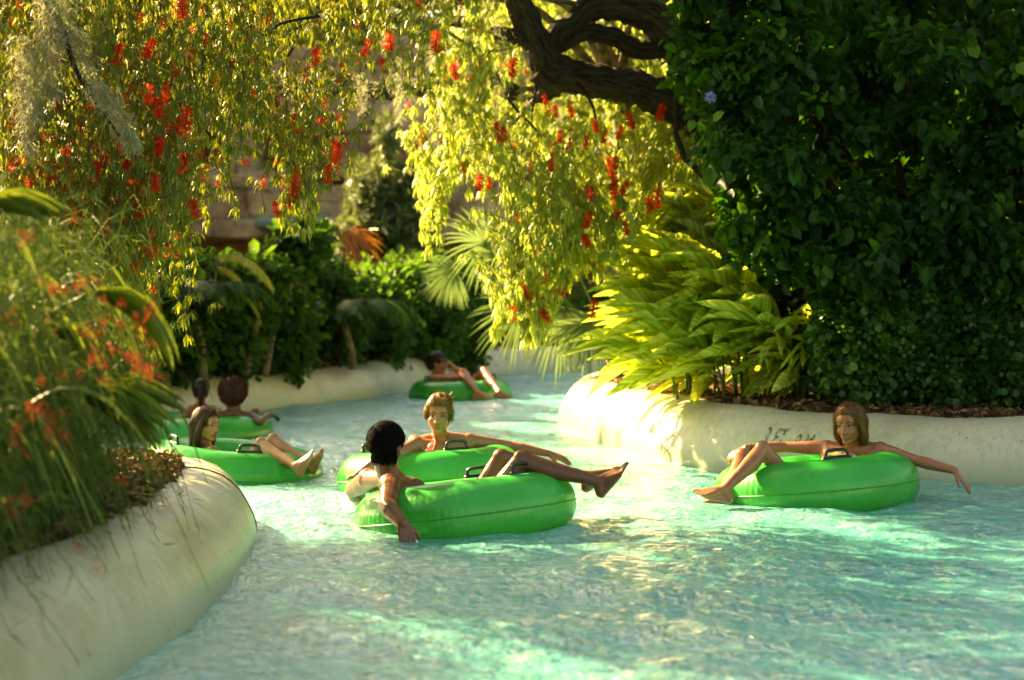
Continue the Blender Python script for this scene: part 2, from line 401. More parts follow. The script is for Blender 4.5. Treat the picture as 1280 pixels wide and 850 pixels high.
def mat_tube():
    m, t, N, L = nt('green translucent vinyl')
    tc = N.new('ShaderNodeTexCoord')
    n1 = nd(N, 'ShaderNodeTexNoise', i_Scale=3.0, i_Detail=5.0); L.new(tc.outputs['Object'], n1.inputs['Vector'])
    r1 = ramp(N, [(.3, (.016, .41, .055)), (.7, (.042, .55, .10))]); L.new(n1.outputs['Fac'], r1.inputs[0])
    p = nd(N, 'ShaderNodeBsdfPrincipled', i_Roughness=.28); L.new(r1.outputs[0], p.inputs['Base Color'])
    p.inputs['Specular IOR Level'].default_value = .5; p.inputs['Coat Weight'].default_value = .25; p.inputs['Coat Roughness'].default_value = .12
    u = nd(N, 'ShaderNodeAttribute', attribute_name='lu'); v = nd(N, 'ShaderNodeAttribute', attribute_name='lv')
    # radial puckers near the seam, faint elsewhere
    wv = nd(N, 'ShaderNodeMath', operation='MULTIPLY'); L.new(u.outputs['Fac'], wv.inputs[0]); wv.inputs[1].default_value = 95
    sn = nd(N, 'ShaderNodeMath', operation='SINE'); L.new(wv.outputs[0], sn.inputs[0])
    av = nd(N, 'ShaderNodeMath', operation='ABSOLUTE'); L.new(v.outputs['Fac'], av.inputs[0])
    mr = nd(N, 'ShaderNodeMapRange'); L.new(av.outputs[0], mr.inputs['Value']); mr.inputs['From Min'].default_value = 0; mr.inputs['From Max'].default_value = .35; mr.inputs['To Min'].default_value = 1; mr.inputs['To Max'].default_value = 0.0
    ml = nd(N, 'ShaderNodeMath', operation='MULTIPLY'); L.new(sn.outputs[0], ml.inputs[0]); L.new(mr.outputs[0], ml.inputs[1])
    n2 = nd(N, 'ShaderNodeTexNoise', i_Scale=7.0, i_Detail=3.0); L.new(tc.outputs['Object'], n2.inputs['Vector'])
    ad = nd(N, 'ShaderNodeMath', operation='MULTIPLY_ADD'); L.new(ml.outputs[0], ad.inputs[0]); ad.inputs[1].default_value = .09; L.new(n2.outputs['Fac'], ad.inputs[2])
    b = nd(N, 'ShaderNodeBump', i_Strength=.5, i_Distance=.015); L.new(ad.outputs[0], b.inputs['Height']); L.new(b.outputs[0], p.inputs['Normal'])
    tr = N.new('ShaderNodeBsdfTranslucent'); tr.inputs[0].default_value = (.10, .72, .09, 1)
    mix = N.new('ShaderNodeMixShader'); mix.inputs[0].default_value = .26; L.new(p.outputs[0], mix.inputs[1]); L.new(tr.outputs[0], mix.inputs[2])
    o = N.new('ShaderNodeOutputMaterial'); L.new(mix.outputs[0], o.inputs[0])
    return m
M['tube'] = mat_tube()
M['seam'] = plain('dark green seam', (.010, .32, .035), .4)


def mat_water():
    m, t, N, L = nt('pool water')
    tc = N.new('ShaderNodeTexCoord')
    mp = N.new('ShaderNodeMapping'); mp.inputs['Scale'].default_value = (1, .8, 1); L.new(tc.outputs['Object'], mp.inputs[0])
    a = nd(N, 'ShaderNodeTexNoise', i_Scale=14.0, i_Detail=5.0, i_Roughness=.55, i_Distortion=.7); L.new(mp.outputs[0], a.inputs['Vector'])
    c = nd(N, 'ShaderNodeTexNoise', i_Scale=34.0, i_Detail=3.0, i_Roughness=.5, i_Distortion=.5); L.new(mp.outputs[0], c.inputs['Vector'])
    ad = nd(N, 'ShaderNodeMath', operation='MULTIPLY_ADD'); L.new(c.outputs['Fac'], ad.inputs[0]); ad.inputs[1].default_value = .42; L.new(a.outputs['Fac'], ad.inputs[2])
    b = nd(N, 'ShaderNodeBump', i_Strength=1.0, i_Distance=.036); L.new(ad.outputs[0], b.inputs['Height'])
    big = nd(N, 'ShaderNodeTexNoise', i_Scale=.9, i_Detail=4.0); L.new(tc.outputs['Object'], big.inputs['Vector'])
    cr = ramp(N, [(.3, (.07, .44, .42)), (.55, (.14, .55, .51)), (.75, (.26, .65, .60))]); L.new(big.outputs['Fac'], cr.inputs[0])
    # whitish noise flecks: ripple glints painted into the colour, plus churned foam
    fo = nd(N, 'ShaderNodeTexNoise', i_Scale=8.0, i_Detail=9.0, i_Roughness=.72, i_Distortion=.6); L.new(mp.outputs[0], fo.inputs['Vector'])
    fr = ramp(N, [(.52, (0, 0, 0)), (.66, (1, 1, 1))]); L.new(fo.outputs['Fac'], fr.inputs[0])
    fm = nd(N, 'ShaderNodeMath', operation='MULTIPLY'); L.new(fr.outputs[0], fm.inputs[0]); fm.inputs[1].default_value = .32
    mx = nd(N, 'ShaderNodeMixRGB'); L.new(fm.outputs[0], mx.inputs[0]); L.new(cr.outputs[0], mx.inputs[1]); mx.inputs[2].default_value = (.72, .78, .66, 1)
    df = nd(N, 'ShaderNodeBsdfDiffuse'); L.new(mx.outputs[0], df.inputs['Color']); L.new(b.outputs[0], df.inputs['Normal'])
    tp = nd(N, 'ShaderNodeBsdfTransparent'); tp.inputs[0].default_value = (.55, .92, .84, 1)
    body = N.new('ShaderNodeMixShader'); body.inputs[0].default_value = .15; L.new(df.outputs[0], body.inputs[1]); L.new(tp.outputs[0], body.inputs[2])
    gl = nd(N, 'ShaderNodeBsdfGlossy', i_Roughness=.045); gl.inputs['Color'].default_value = (1, 1, 1, 1); L.new(b.outputs[0], gl.inputs['Normal'])
    fz = nd(N, 'ShaderNodeFresnel', i_IOR=1.36); L.new(b.outputs[0], fz.inputs['Normal'])
    mix = N.new('ShaderNodeMixShader'); fs = nd(N, 'ShaderNodeMath', operation='MULTIPLY'); L.new(fz.outputs[0], fs.inputs[0]); fs.inputs[1].default_value = .5; L.new(fs.outputs[0], mix.inputs[0]); L.new(body.outputs[0], mix.inputs[1]); L.new(gl.outputs[0], mix.inputs[2])
    o = N.new('ShaderNodeOutputMaterial'); L.new(mix.outputs[0], o.inputs[0])
    return m
M['water'] = mat_water()


def mat_bark(name, dark, light):
    m, t, N, L = nt(name)
    u = nd(N, 'ShaderNodeAttribute', attribute_name='lu'); v = nd(N, 'ShaderNodeAttribute', attribute_name='lv')
    c = nd(N, 'ShaderNodeMath', operation='COSINE'); L.new(u.outputs['Fac'], c.inputs[0]); s_ = nd(N, 'ShaderNodeMath', operation='SINE'); L.new(u.outputs['Fac'], s_.inputs[0])
    x = nd(N, 'ShaderNodeCombineXYZ'); L.new(c.outputs[0], x.inputs[0]); L.new(s_.outputs[0], x.inputs[1]); L.new(v.outputs['Fac'], x.inputs[2])
    n = nd(N, 'ShaderNodeTexNoise', i_Scale=5.5, i_Detail=7.0, i_Roughness=.65, i_Distortion=.8); L.new(x.outputs[0], n.inputs['Vector'])
    r = ramp(N, [(.36, dark), (.58, light)]); L.new(n.outputs['Fac'], r.inputs[0])
    p = nd(N, 'ShaderNodeBsdfPrincipled', i_Roughness=.9); p.inputs['Specular IOR Level'].default_value = .2; L.new(r.outputs[0], p.inputs['Base Color'])
    b = nd(N, 'ShaderNodeBump', i_Strength=1.0, i_Distance=.05); L.new(n.outputs['Fac'], b.inputs['Height']); L.new(b.outputs[0], p.inputs['Normal'])
    o = N.new('ShaderNodeOutputMaterial'); L.new(p.outputs[0], o.inputs[0])
    return m
M['bark'] = mat_bark('oak bark', (.010, .008, .005), (.085, .062, .036))
# ---------------------------------------------------------------- camera, light, sky
cam = bpy.data.cameras.new('camera'); co = bpy.data.objects.new('camera', cam); C.objects.link(co)
co.location = (0, 0, CAMH); co.rotation_euler = (R(90), 0, 0)
cam.sensor_width = 36; cam.lens = 36 * FPX / 1280; cam.shift_y = -60 / 1280
cam.clip_start = .1; cam.clip_end = 2000
cam.dof.use_dof = True; cam.dof.focus_distance = 10.0; cam.dof.aperture_fstop = 1.9
scene.camera = co
SUN = Vector((-.64, .57, .52)).normalized()
el = math.asin(SUN.z); az = math.atan2(SUN.x, SUN.y)
w = bpy.data.worlds.new('World'); scene.world = w; w.use_nodes = True
wn = w.node_tree.nodes; wl = w.node_tree.links; wn.clear()
sk = wn.new('ShaderNodeTexSky'); sk.sky_type = 'NISHITA'; sk.sun_disc = False; sk.sun_elevation = el; sk.sun_rotation = az
sk.dust_density = 3.0; sk.air_density = 1.0
bg = wn.new('ShaderNodeBackground'); bg.inputs[1].default_value = SKY_STRENGTH if 'SKY_STRENGTH' in globals() else .052
wo = wn.new('ShaderNodeOutputWorld'); wl.new(sk.outputs[0], bg.inputs[0]); wl.new(bg.outputs[0], wo.inputs[0])
sl = bpy.data.lights.new('sun', 'SUN'); sl.energy = 5.0; sl.angle = R(.55); sl.color = (1, .82, .54)
so = bpy.data.objects.new('sun', sl); C.objects.link(so); so.rotation_euler = SUN.to_track_quat('Z', 'Y').to_euler(); so.location = (-8, 9, 12)
scene.view_settings.view_transform = 'Standard'; scene.view_settings.look = 'None'; scene.view_settings.gamma = 1
scene.view_settings.use_curve_mapping = False; scene.view_settings.exposure = 2.8
scene.view_settings.use_white_balance = True; scene.view_settings.white_balance_temperature = 9900; scene.view_settings.white_balance_tint = 0
cy = scene.cycles
cy.use_denoising = True
cy.max_bounces = 6; cy.diffuse_bounces = 3; cy.glossy_bounces = 2; cy.transmission_bounces = 4; cy.transparent_max_bounces = 6
cy.sample_clamp_indirect = 6.0; cy.caustics_reflective = False; cy.caustics_refractive = False
cy.use_adaptive_sampling = True; cy.adaptive_threshold = .04

# ---------------------------------------------------------------- pool walls and banks
def sweep_wall(path, side, top, width, seed):
    """side +1: land on the left of the direction of travel. returns grid V (n,m,3)"""
    p = catmull(path, 22)
    d = np.concatenate([[0], np.cumsum(np.linalg.norm(np.diff(p, axis=0), axis=1))])
    k = int(d[-1] / .06)
    s = np.linspace(0, d[-1], k)
    p = np.stack([np.interp(s, d, p[:, 0]), np.interp(s, d, p[:, 1])], -1)
    t = nrmz(np.gradient(p, axis=0)); n = np.stack([-t[:, 1], t[:, 0]], -1) * side
    prof = np.array([(-.02, -1.0), (-.01, -.4), (0, -.12), (0, 0), (.012, .12), (.035, .24), (.075, .36), (.13, .5), (.20, .64), (.29, .77), (.41, .88), (.56, .95), (.74, .99), (.9, 1.0), (.97, .97), (1.0, .88), (1.0, .5)])
    zz = np.where(prof[:, 1] > 0, prof[:, 1] * top, prof[:, 1])
    oo = prof[:, 0] * width
    wob = .035 * np.sin(s * 1.9 + seed) + .02 * np.sin(s * 4.3 + seed * 2) + .012 * np.sin(s * 9.1 + seed)
    zw = .018 * np.sin(s * 1.3 + seed * 3) + .010 * np.sin(s * 5.1 + seed)
    V = np.zeros((len(s), len(prof), 3))
    off = oo[None] + wob[:, None] * np.clip(oo / width, 0, 1)[None] * .9
    V[..., 0] = p[:, None, 0] + n[:, None, 0] * off
    V[..., 1] = p[:, None, 1] + n[:, None, 1] * off
    V[..., 2] = zz[None] + zw[:, None] * np.clip(zz / top, 0, 1)[None]
    # small dents
    V[..., 2] += .006 * snoise(V * [1, 1, 2], .5) * (zz > 0)[None]
    return s, p, n, V


def grid_quads(a, b):
    i = np.arange(a - 1)[:, None]; j = np.arange(b - 1)[None]
    return np.stack([i * b + j, (i + 1) * b + j, (i + 1) * b + j + 1, i * b + j + 1], -1).reshape(-1, 4)


LEFT = [(-1.75, .8), (-1.55, 2.5), (-1.38, 4.2), (-1.27, 5.67), (-1.2, 6.6), (-1.2, 7.3), (-1.23, 8.1), (-1.31, 9.05), (-1.5, 9.7), (-1.95, 10.12), (-2.8, 10.35), (-4.5, 10.45), (-7.5, 10.4), (-13, 10)]
RIGHT = [(7.2, .5), (6.9, 5), (6.3, 8.4), (5.2, 10.4), (4.0, 11.2), (3.02, 11.5), (2.1, 11.9), (1.35, 12.5), (.92, 13.7), (.62, 15.4), (.46, 16.9), (.62, 18.3), (1.6, 19.7), (4, 21.2), (9, 22.8), (15, 23.5)]
FAR = [(-16, 12.4), (-11, 13.3), (-7, 14.4), (-4.6, 15.6), (-3.4, 17.0), (-2.45, 19.1), (-1.6, 20.9), (-1.05, 23), (-.6, 25.6), (.2, 26.8), (1.4, 27.3), (5, 28), (10, 29), (16, 29.5)]
walls = {}
for key, path, side, top, width, lab in (
        ('L', LEFT, 1, .35, .46, 'cream concrete pool wall curving round the planted bed at lower left'),
        ('R', RIGHT, -1, .42, .52, 'cream pool wall with sunlit bend below the ginger and the dark bushes'),
        ('F', FAR, 1, .38, .5, 'shaded pale pool wall along the far side of the river behind the tubes')):
    s, p, n, V = sweep_wall(path, side, top, width, {'L': .4, 'R': 2.1, 'F': 4.4}[key])
    walls[key] = (s, p, n, V, top, width)
    o = mk('pool_wall', V.reshape(-1, 3), grid_quads(V.shape[0], V.shape[1]), M['wall'], smooth=True)
    tag(o, lab, 'pool wall')
    walls[key + 'o'] = o


def poly_ground(pts, z, label, res=True):
    tri = tessellate_polygon([[Vector((x, y, 0)) for x, y in pts]])
    V = [(x, y, z) for x, y in pts]
    o = mk('ground', V, None, M['soil'], tris=np.array(tri))
    tag(o, kind='structure', label=label)
    return o


def inner(key, k=.93):
    s, p, n, V, top, width = walls[key]
    q = (p + n * width * k)[::4]
    return [tuple(x) for x in q]
poly_ground(inner('L') + [(-60, 10), (-60, .2), (-2, .2)], .33, 'dark soil of the planted bed on the left bank')
poly_ground(inner('R') + [(60, 24), (60, .2), (8, .2)], .39, 'dark soil bed on the right bank behind the wall')
poly_ground(inner('F') + [(300, 30), (300, 400), (-300, 400), (-300, 12)], .355, 'dark soil beyond the far wall of the river')
tag(mk('pool_floor', [(-40, 0, -.95), (40, 0, -.95), (40, 34, -.95), (-40, 34, -.95)], [(0, 1, 2, 3)], M['poolfloor']), kind='structure', label='pale turquoise floor of the river')
tag(mk('ground', [(-300, -100, -1.2), (300, -100, -1.2), (300, 400, -1.2), (-300, 400, -1.2)], [(0, 1, 2, 3)], M['soil']), kind='structure', label='earth under the whole park')

# wall joint on the left wall, depth marks on the right wall
def wall_pt(key, sx, v, lift=.002):
    """point on a wall: sx metres along, v 0..1 index across profile rows"""
    s, p, n, V, top, width = walls[key]
    i = np.interp(sx, s, np.arange(len(s))); i0 = int(np.clip(i, 0, len(s) - 2)); fi = i - i0
    j = v; j0 = int(np.clip(j, 0, V.shape[1] - 2)); fj = j - j0
    q = (V[i0, j0] * (1 - fi) + V[i0 + 1, j0] * fi) * (1 - fj) + (V[i0, j0 + 1] * (1 - fi) + V[i0 + 1, j0 + 1] * fi) * fj
    du = V[i0 + 1, j0] - V[i0, j0]; dv = V[i0, j0 + 1] - V[i0, j0]
    nn = np.cross(du, dv); nn /= np.linalg.norm(nn)
    out = -np.array([n[i0][0], n[i0][1], -.6]); nn = nn if nn @ out > 0 else -nn
    return q + nn * lift


def nearest_s(key, x, y):
    s, p = walls[key][0], walls[key][1]
    return s[np.argmin((p[:, 0] - x) ** 2 + (p[:, 1] - y) ** 2)]
a = Acc(); s0 = nearest_s('L', -1.33, 9.2)
a.tube([wall_pt('L', s0, v, .001) for v in np.linspace(3, 14, 30)], .006, 6)
a.build('joint', plain('dark joint filler', (.07, .06, .035), .9), walls['Lo'])  # thin dark strip along the wall joint
a = Acc(); s0 = nearest_s('R', 3.9, 11.2)
a.tube([wall_pt('R', s0, v, .001) for v in np.linspace(3, 14, 30)], .004, 6)
a.build('joint', bpy.data.materials['dark joint filler'], walls['Ro'])


def wall_text(body, s0, direction, v0, hgt, wid):
    cu = bpy.data.curves.new('t', 'FONT'); cu.body = body; cu.size = 1; cu.offset = .01; cu.resolution_u = 3
    ob = bpy.data.objects.new('t', cu); C.objects.link(ob)
    me = bpy.data.meshes.new_from_object(ob.evaluated_get(bpy.context.evaluated_depsgraph_get()))
    bpy.data.objects.remove(ob)
    c = np.array([v.co[:] for v in me.vertices])
    w_, h_ = c[:, 0].max(), c[:, 1].max()
    s, p, n, V, top, width = walls['R']
    for v in me.vertices:
        x = v.co.x / w_; y = v.co.y / h_
        z = v0 + y * hgt
        rows = V[int(np.interp(s0, s, np.arange(len(s)))), 3:13, 2]
        j = 3 + np.interp(z, rows, np.arange(len(rows)))
        v.co = wall_pt('R', s0 + direction * (x * wid + y * .03), j, .004)
    me.materials.append(M['paint'])
    link('lettering', me, walls['Ro'])
sT = nearest_s('R', 1.86, 12.05)
wall_text('3 FT', sT + .22, -1, .185, .125, .17)
wall_text('.9 M', sT - .00, -1, .17, .10, .15)

# ---------------------------------------------------------------- water
ys = np.concatenate([np.geomspace(1.2, 31, 820)])
xs = np.linspace(-1, 1, 400)
Yg, Xg = np.meshgrid(ys, xs, indexing='ij')
Xg = Xg * np.maximum(.42 * Yg + 2.0, 0) + np.sign(Xg) * (np.abs(Xg) > .95) * 14
pp = np.stack([Xg, Yg], -1)
Z = np.zeros_like(Xg)
wr = np.random.default_rng(3)
for k in range(26):
    wlen = wr.uniform(.16, 1.5); th = wr.normal(1.2, .9); amp = .0036 * wlen ** .8
    Z += amp * np.sin(6.283 / wlen * (pp @ np.array([math.cos(th), math.sin(th)])) + wr.random() * 6.28 + .9 * np.sin(pp @ wr.normal(size=2) * 1.7))
for tx, ty in ((-.256, 9.55), (-.519, 11.3), (1.852, 10.75), (-1.925, 12.1), (-2.70, 15.3), (-.62, 21.0)):
    rd = np.hypot(Xg - tx, Yg - ty); aa = np.arctan2(Yg - ty, Xg - tx)
    Z += .011 * np.exp(-((rd - .66) / .30) ** 2) * np.cos(6.283 * (rd - .62) / .17 + 1.2 * np.sin(aa * 3 + tx)) * (.6 + .4 * np.sin(aa * 2 + ty))
Z += .006 * snoise(np.stack([Xg, Yg, 0 * Xg], -1), .35)
V = np.stack([Xg, Yg, Z], -1).reshape(-1, 3)
o = mk('water', V, grid_quads(len(ys), len(xs)), M['water'], smooth=True)
tag(o, 'rippled turquoise water of the lazy river', kind='structure')

# ---------------------------------------------------------------- leaf litter
def litter(name, pts, z, size, label, mat='litter'):
    a = Acc(); n = len(pts)
    pos = np.column_stack([pts, z + np.abs(rng.normal(size=n)) * .022])
    sz = size * rng.uniform(.4, 1.5, n); a.scatter(T_OVAL, pos, np.column_stack([rng.normal(size=(n, 2)), rng.normal(size=n) * .35]), np.column_stack([rng.normal(size=(n, 2)) * .7, np.ones(n)]), np.stack([sz, sz * rng.uniform(.3, .6, n), sz * rng.uniform(.5, 2.5, n)], -1))
    tag(a.build(name, M[mat]), label, kind='stuff')
def band(key, s_a, s_b, o_a, o_b, n):
    s, p, nn, V, top, width = walls[key]
    t = rng.uniform(s_a, s_b, n); o = rng.random(n) ** 1.5 * (o_b - o_a) + o_a
    x = np.interp(t, s, p[:, 0]) + np.interp(t, s, nn[:, 0]) * o
    y = np.interp(t, s, p[:, 1]) + np.interp(t, s, nn[:, 1]) * o
    return np.column_stack([x, y])
sl0, sl1 = nearest_s('L', -1.27, 5.0), nearest_s('L', -3.2, 10.3)
litter('leaf_litter', band('L', sl0, sl1, .40, 1.6, 14000), .335, .035, 'brown leaf mulch on the left bed')
sr0, sr1 = nearest_s('R', 5, 10.5), nearest_s('R', .7, 18)
litter('leaf_litter', band('R', sr0, sr1, .46, 1.4, 16000), .39, .05, 'brown and reddish dead leaves below the bushes on the right bank')
sf0, sf1 = nearest_s('F', -5, 15.4), nearest_s('F', 2, 27.4)
litter('leaf_litter', band('F', sf0, sf1, .46, 1.2, 5000), .355, .06, 'dead leaves along the far wall')
# ---------------------------------------------------------------- tubes
def _sph(seg=14, rings=9):
    V = [(0, 0, -1)]
    for i in range(rings):
        ph = -math.pi / 2 + math.pi * (i + 1) / (rings + 1)
        for j in range(seg):
            th = 2 * math.pi * j / seg
            V.append((math.cos(ph) * math.cos(th), math.cos(ph) * math.sin(th), math.sin(ph)))
    V.append((0, 0, 1)); Q = []; T = []
    for j in range(seg):
        T.append((0, 1 + (j + 1) % seg, 1 + j))
        T.append((len(V) - 1, 1 + (rings - 1) * seg + j, 1 + (rings - 1) * seg + (j + 1) % seg))
    for i in range(rings - 1):
        for j in range(seg):
            a = 1 + i * seg + j; b = 1 + i * seg + (j + 1) % seg
            Q.append((a, b, b + seg, a + seg))
    return np.array(V, float), np.array(Q), np.array(T)
SV, SQ, ST = _sph(14, 8)


def make_tube(c, R0, r, roll, pitch, yaw, handles, label):
    o = thing('swim_tube', label, 'swim tube', 'green inflatable tubes floating on the river', loc=c)
    nu, nv = 128, 40
    u = np.linspace(0, 2 * np.pi, nu, endpoint=False)[:, None]; v = np.linspace(-np.pi, np.pi, nv, endpoint=False)[None]
    # seam pinch on the outer equator, slightly flattened section, faint puckers
    pin = np.exp(-(v / .10) ** 2) * .006
    rr = r * (1 + .012 * np.sin(u * 3 + yaw) + .006 * np.sin(u * 41) * np.exp(-(v / .5) ** 2)) - pin
    X = (R0 + rr * np.cos(v) * 1.03) * np.cos(u); Y = (R0 + rr * np.cos(v) * 1.03) * np.sin(u); Z = rr * np.sin(v) * .97 + 0 * u
    V = np.stack([X, Y, Z], -1).reshape(-1, 3)
    i = np.arange(nu)[:, None]; j = np.arange(nv)[None]
    Q = np.stack([i * nv + j, ((i + 1) % nu) * nv + j, ((i + 1) % nu) * nv + (j + 1) % nv, i * nv + (j + 1) % nv], -1).reshape(-1, 4)
    mk('ring', V, Q, M['tube'], o, attrs={'lu': (u + 0 * v).ravel(), 'lv': (v / np.pi + 0 * u).ravel()}, smooth=True)
    a = Acc(); th = np.linspace(0, 2 * np.pi, 96, endpoint=False); q = R0 + r * 1.02
    a.tube(np.column_stack([q * np.cos(th), q * np.sin(th), .0 * th]), .0045, 6, closed=True)
    a.build('seam', M['seam'], o, smooth=True)
    for ph in handles:
        ph = R(ph)
        cc = np.array([R0 * math.cos(ph), R0 * math.sin(ph), r * .96]); tn = np.array([-math.sin(ph), math.cos(ph), 0]); rd = np.array([math.cos(ph), math.sin(ph), 0]); up = np.array([0, 0, 1.])
        a = Acc()
        prof = [(-.072, -.008), (-.068, .02), (-.06, .042), (-.03, .05), (.03, .05), (.06, .042), (.068, .02), (.072, -.008)]
        pts = [cc + tn * x + up * z - up * 0 + rd * 0 - np.array([0, 0, 0]) for x, z in prof]
        sm = catmull(pts, 4)
        a.tube(sm, .0105, 8)
        a.tube([cc + tn * x + up * .001 for x in (-.085, -.04, .04, .085)], [.012, .016, .016, .012], 8)
        for sx in (-1, 1): a.tube([cc + tn * sx * .07 - up * .006, cc + tn * sx * .07 + up * .014], [.019, .014], 8)
        a.build('handle', M['black'], o, smooth=True)
    o.rotation_euler = (R(pitch), R(-roll), 0)
    return o
make_tube((-.256, 9.55, .055), .42, .184, 7, -5, .3, (-38, 78), 'green inflatable tube carrying the dark-haired man')
make_tube((-.519, 11.3, .07), .42, .18, 3, -3, 1.1, (-64, 176), 'green inflatable tube carrying the woman in the red bikini top')
make_tube((1.852, 10.75, .06), .435, .185, 5, -4, 2.2, (-80, 172), 'green inflatable tube near the right wall carrying the long-haired blonde woman')
make_tube((-1.925, 12.1, .025), .44, .18, -5, 0, 3.1, (-148, -68), 'green inflatable tube under the girl with long brown hair beside the left wall')
make_tube((-2.70, 15.3, .02), .44, .175, 0, 0, 4.2, (-165, 60), 'green inflatable tube shared by the ponytailed girl and the curly-haired person')
make_tube((-.62, 21.0, .03), .43, .18, 1, 0, 5.0, (-150, 20), 'green inflatable tube farthest up the river under the person in dark shorts')


# ---------------------------------------------------------------- people
class Body:
    def __init__(s): s.V, s.Q, s.T, s.n = [], [], [], 0
    def _add(s, V):
        s.V.append(V); s.Q.append(SQ + s.n); s.T.append(ST + s.n); s.n += len(V)
    def cap(s, p1, r1, p2, r2):
        p1, p2 = np.array(p1, float), np.array(p2, float); z = p2 - p1; l = np.linalg.norm(z)
        z = z / l if l > 1e-6 else np.array([0, 0, 1.])
        x = np.cross(z, [.3, .9, .1] if abs(z[1]) < .9 else [1, 0, 0]); x /= np.linalg.norm(x); y = np.cross(z, x)
        D = SV[:, 0, None] * x + SV[:, 1, None] * y + SV[:, 2, None] * z
        top = SV[:, 2] > 0
        s._add(np.where(top[:, None], p2 + D * r2, p1 + D * r1))
    def ell(s, c, ax, rad):
        c = np.array(c, float)
        s._add(c + SV[:, 0, None] * ax[0] * rad[0] + SV[:, 1, None] * ax[1] * rad[1] + SV[:, 2, None] * ax[2] * rad[2])
    def mesh(s, voxel, it, fac=.5):
        me = np_mesh('b', np.concatenate(s.V), np.concatenate(s.Q), np.concatenate(s.T))
        ob = bpy.data.objects.new('b', me); C.objects.link(ob)
        m = ob.modifiers.new('r', 'REMESH'); m.mode = 'VOXEL'; m.voxel_size = voxel; m.use_smooth_shade = True
        m2 = ob.modifiers.new('s', 'SMOOTH'); m2.factor = fac; m2.iterations = it
        dg = bpy.context.evaluated_depsgraph_get(); dg.update()
        out = bpy.data.meshes.new_from_object(ob.evaluated_get(dg))
        bpy.data.objects.remove(ob); bpy.data.meshes.remove(me)
        out.polygons.foreach_set('use_smooth', np.ones(len(out.polygons), bool))
        out.materials.clear()
        return out


def unit(v): v = np.array(v, float); return v / np.linalg.norm(v)


def mesh_arrays(me):
    n = len(me.vertices); co = np.zeros(n * 3, np.float32); me.vertices.foreach_get('co', co); no = np.zeros(n * 3, np.float32)
    me.vertex_normals.foreach_get('vector', no)
    k = len(me.polygons); tot = np.zeros(k, np.int32); me.polygons.foreach_get('loop_total', tot)
    li = np.zeros(len(me.loops), np.int32); me.loops.foreach_get('vertex_index', li)
    st = np.zeros(k, np.int32); me.polygons.foreach_get('loop_start', st)
    q = st[tot == 4][:, None] + np.arange(4); t = st[tot == 3][:, None] + np.arange(3)
    return co.reshape(-1, 3).astype(float), no.reshape(-1, 3).astype(float), li[q], li[t]


def garment(arr, mask, off, name, mat, parent, one=False):
    co, no, q, t = arr
    qk = q[mask[q].all(1)]; tk = t[mask[t].all(1)] if len(t) else t
    if one and len(qk):
        lab = np.arange(len(co))
        for _ in range(400):
            m_ = lab[qk].min(1); new = lab.copy(); np.minimum.at(new, qk.ravel(), np.repeat(m_, 4))
            if (new == lab).all(): break
            lab = new
        u_, c_ = np.unique(lab[qk[:, 0]], return_counts=True); keep = u_[c_.argmax()]
        qk = qk[lab[qk[:, 0]] == keep]; tk = tk[lab[tk[:, 0]] == keep] if len(tk) else tk
    used = np.unique(np.concatenate([qk.ravel(), tk.ravel()]))
    if len(used) < 4: return None
    mp = -np.ones(len(co), int); mp[used] = np.arange(len(used)); n = len(used)
    o_ = off[used, None] if np.ndim(off) else off
    V = np.concatenate([co[used] + no[used] * o_, co[used] - no[used] * .004])
    qq = mp[qk]; tt = mp[tk]
    Q = [qq, qq[:, ::-1] + n]
    # rim
    e = np.concatenate([qq[:, [0, 1]], qq[:, [1, 2]], qq[:, [2, 3]], qq[:, [3, 0]]] + ([tt[:, [0, 1]], tt[:, [1, 2]], tt[:, [2, 0]]] if len(tt) else []))
    key = np.sort(e, 1); k = key[:, 0].astype(np.int64) * n + key[:, 1]
    _, inv, cnt = np.unique(k, return_inverse=True, return_counts=True)
    be = e[cnt[inv] == 1]
    Q.append(np.stack([be[:, 1], be[:, 0], be[:, 0] + n, be[:, 1] + n], -1))
    T = np.concatenate([tt, tt[:, ::-1] + n]) if len(tt) else None
    return mk(name, V, np.concatenate(Q), mat, parent, T, smooth=True)


def hand(B, w, d, n, thumb, curl=.35, s=1.0, spread=.06):
    """w wrist, d finger direction, n back-of-hand normal, thumb +1/-1"""
    w = np.array(w, float); d = unit(d); n = np.array(n, float); n = unit(n - d * (n @ d)); t = np.cross(d, n) * thumb
    kn = []
    for i, (o, l) in enumerate(((.030, .082), (.010, .088), (-.010, .084), (-.029, .076))):
        k = w + d * l * s + t * o * s + n * .002
        kn.append(k)
        B.cap(w + d * .008 * s + t * o * .55 * s, .0165 * s, k, .0118 * s)
    fl = (.078, .088, .082, .065)
    for i, k in enumerate(kn):
        ang = curl * .6; dd = d + t * spread * (1.5 - i); p = k.copy(); L = fl[i] * s
        for seg, (fr, r1, r2) in enumerate(((.45, .0105, .0096), (.30, .0096, .0088), (.25, .0088, .0078))):
            v = unit(dd) * math.cos(ang) - n * math.sin(ang)
            q = p + v * L * fr
            B.cap(p, r1 * s, q, r2 * s); p = q; ang += curl
    b = w + d * .022 * s + t * .022 * s
    m1 = b + unit(d * .75 + t * .75 - n * .25) * .038 * s; m2 = m1 + unit(d * .95 + t * .35 - n * .3) * .03 * s; m3 = m2 + unit(d * 1 + t * .05 - n * .4) * .022 * s
    B.cap(b, .0165 * s, m1, .0125 * s); B.cap(m1, .0122 * s, m2, .0105 * s); B.cap(m2, .0105 * s, m3, .0088 * s)


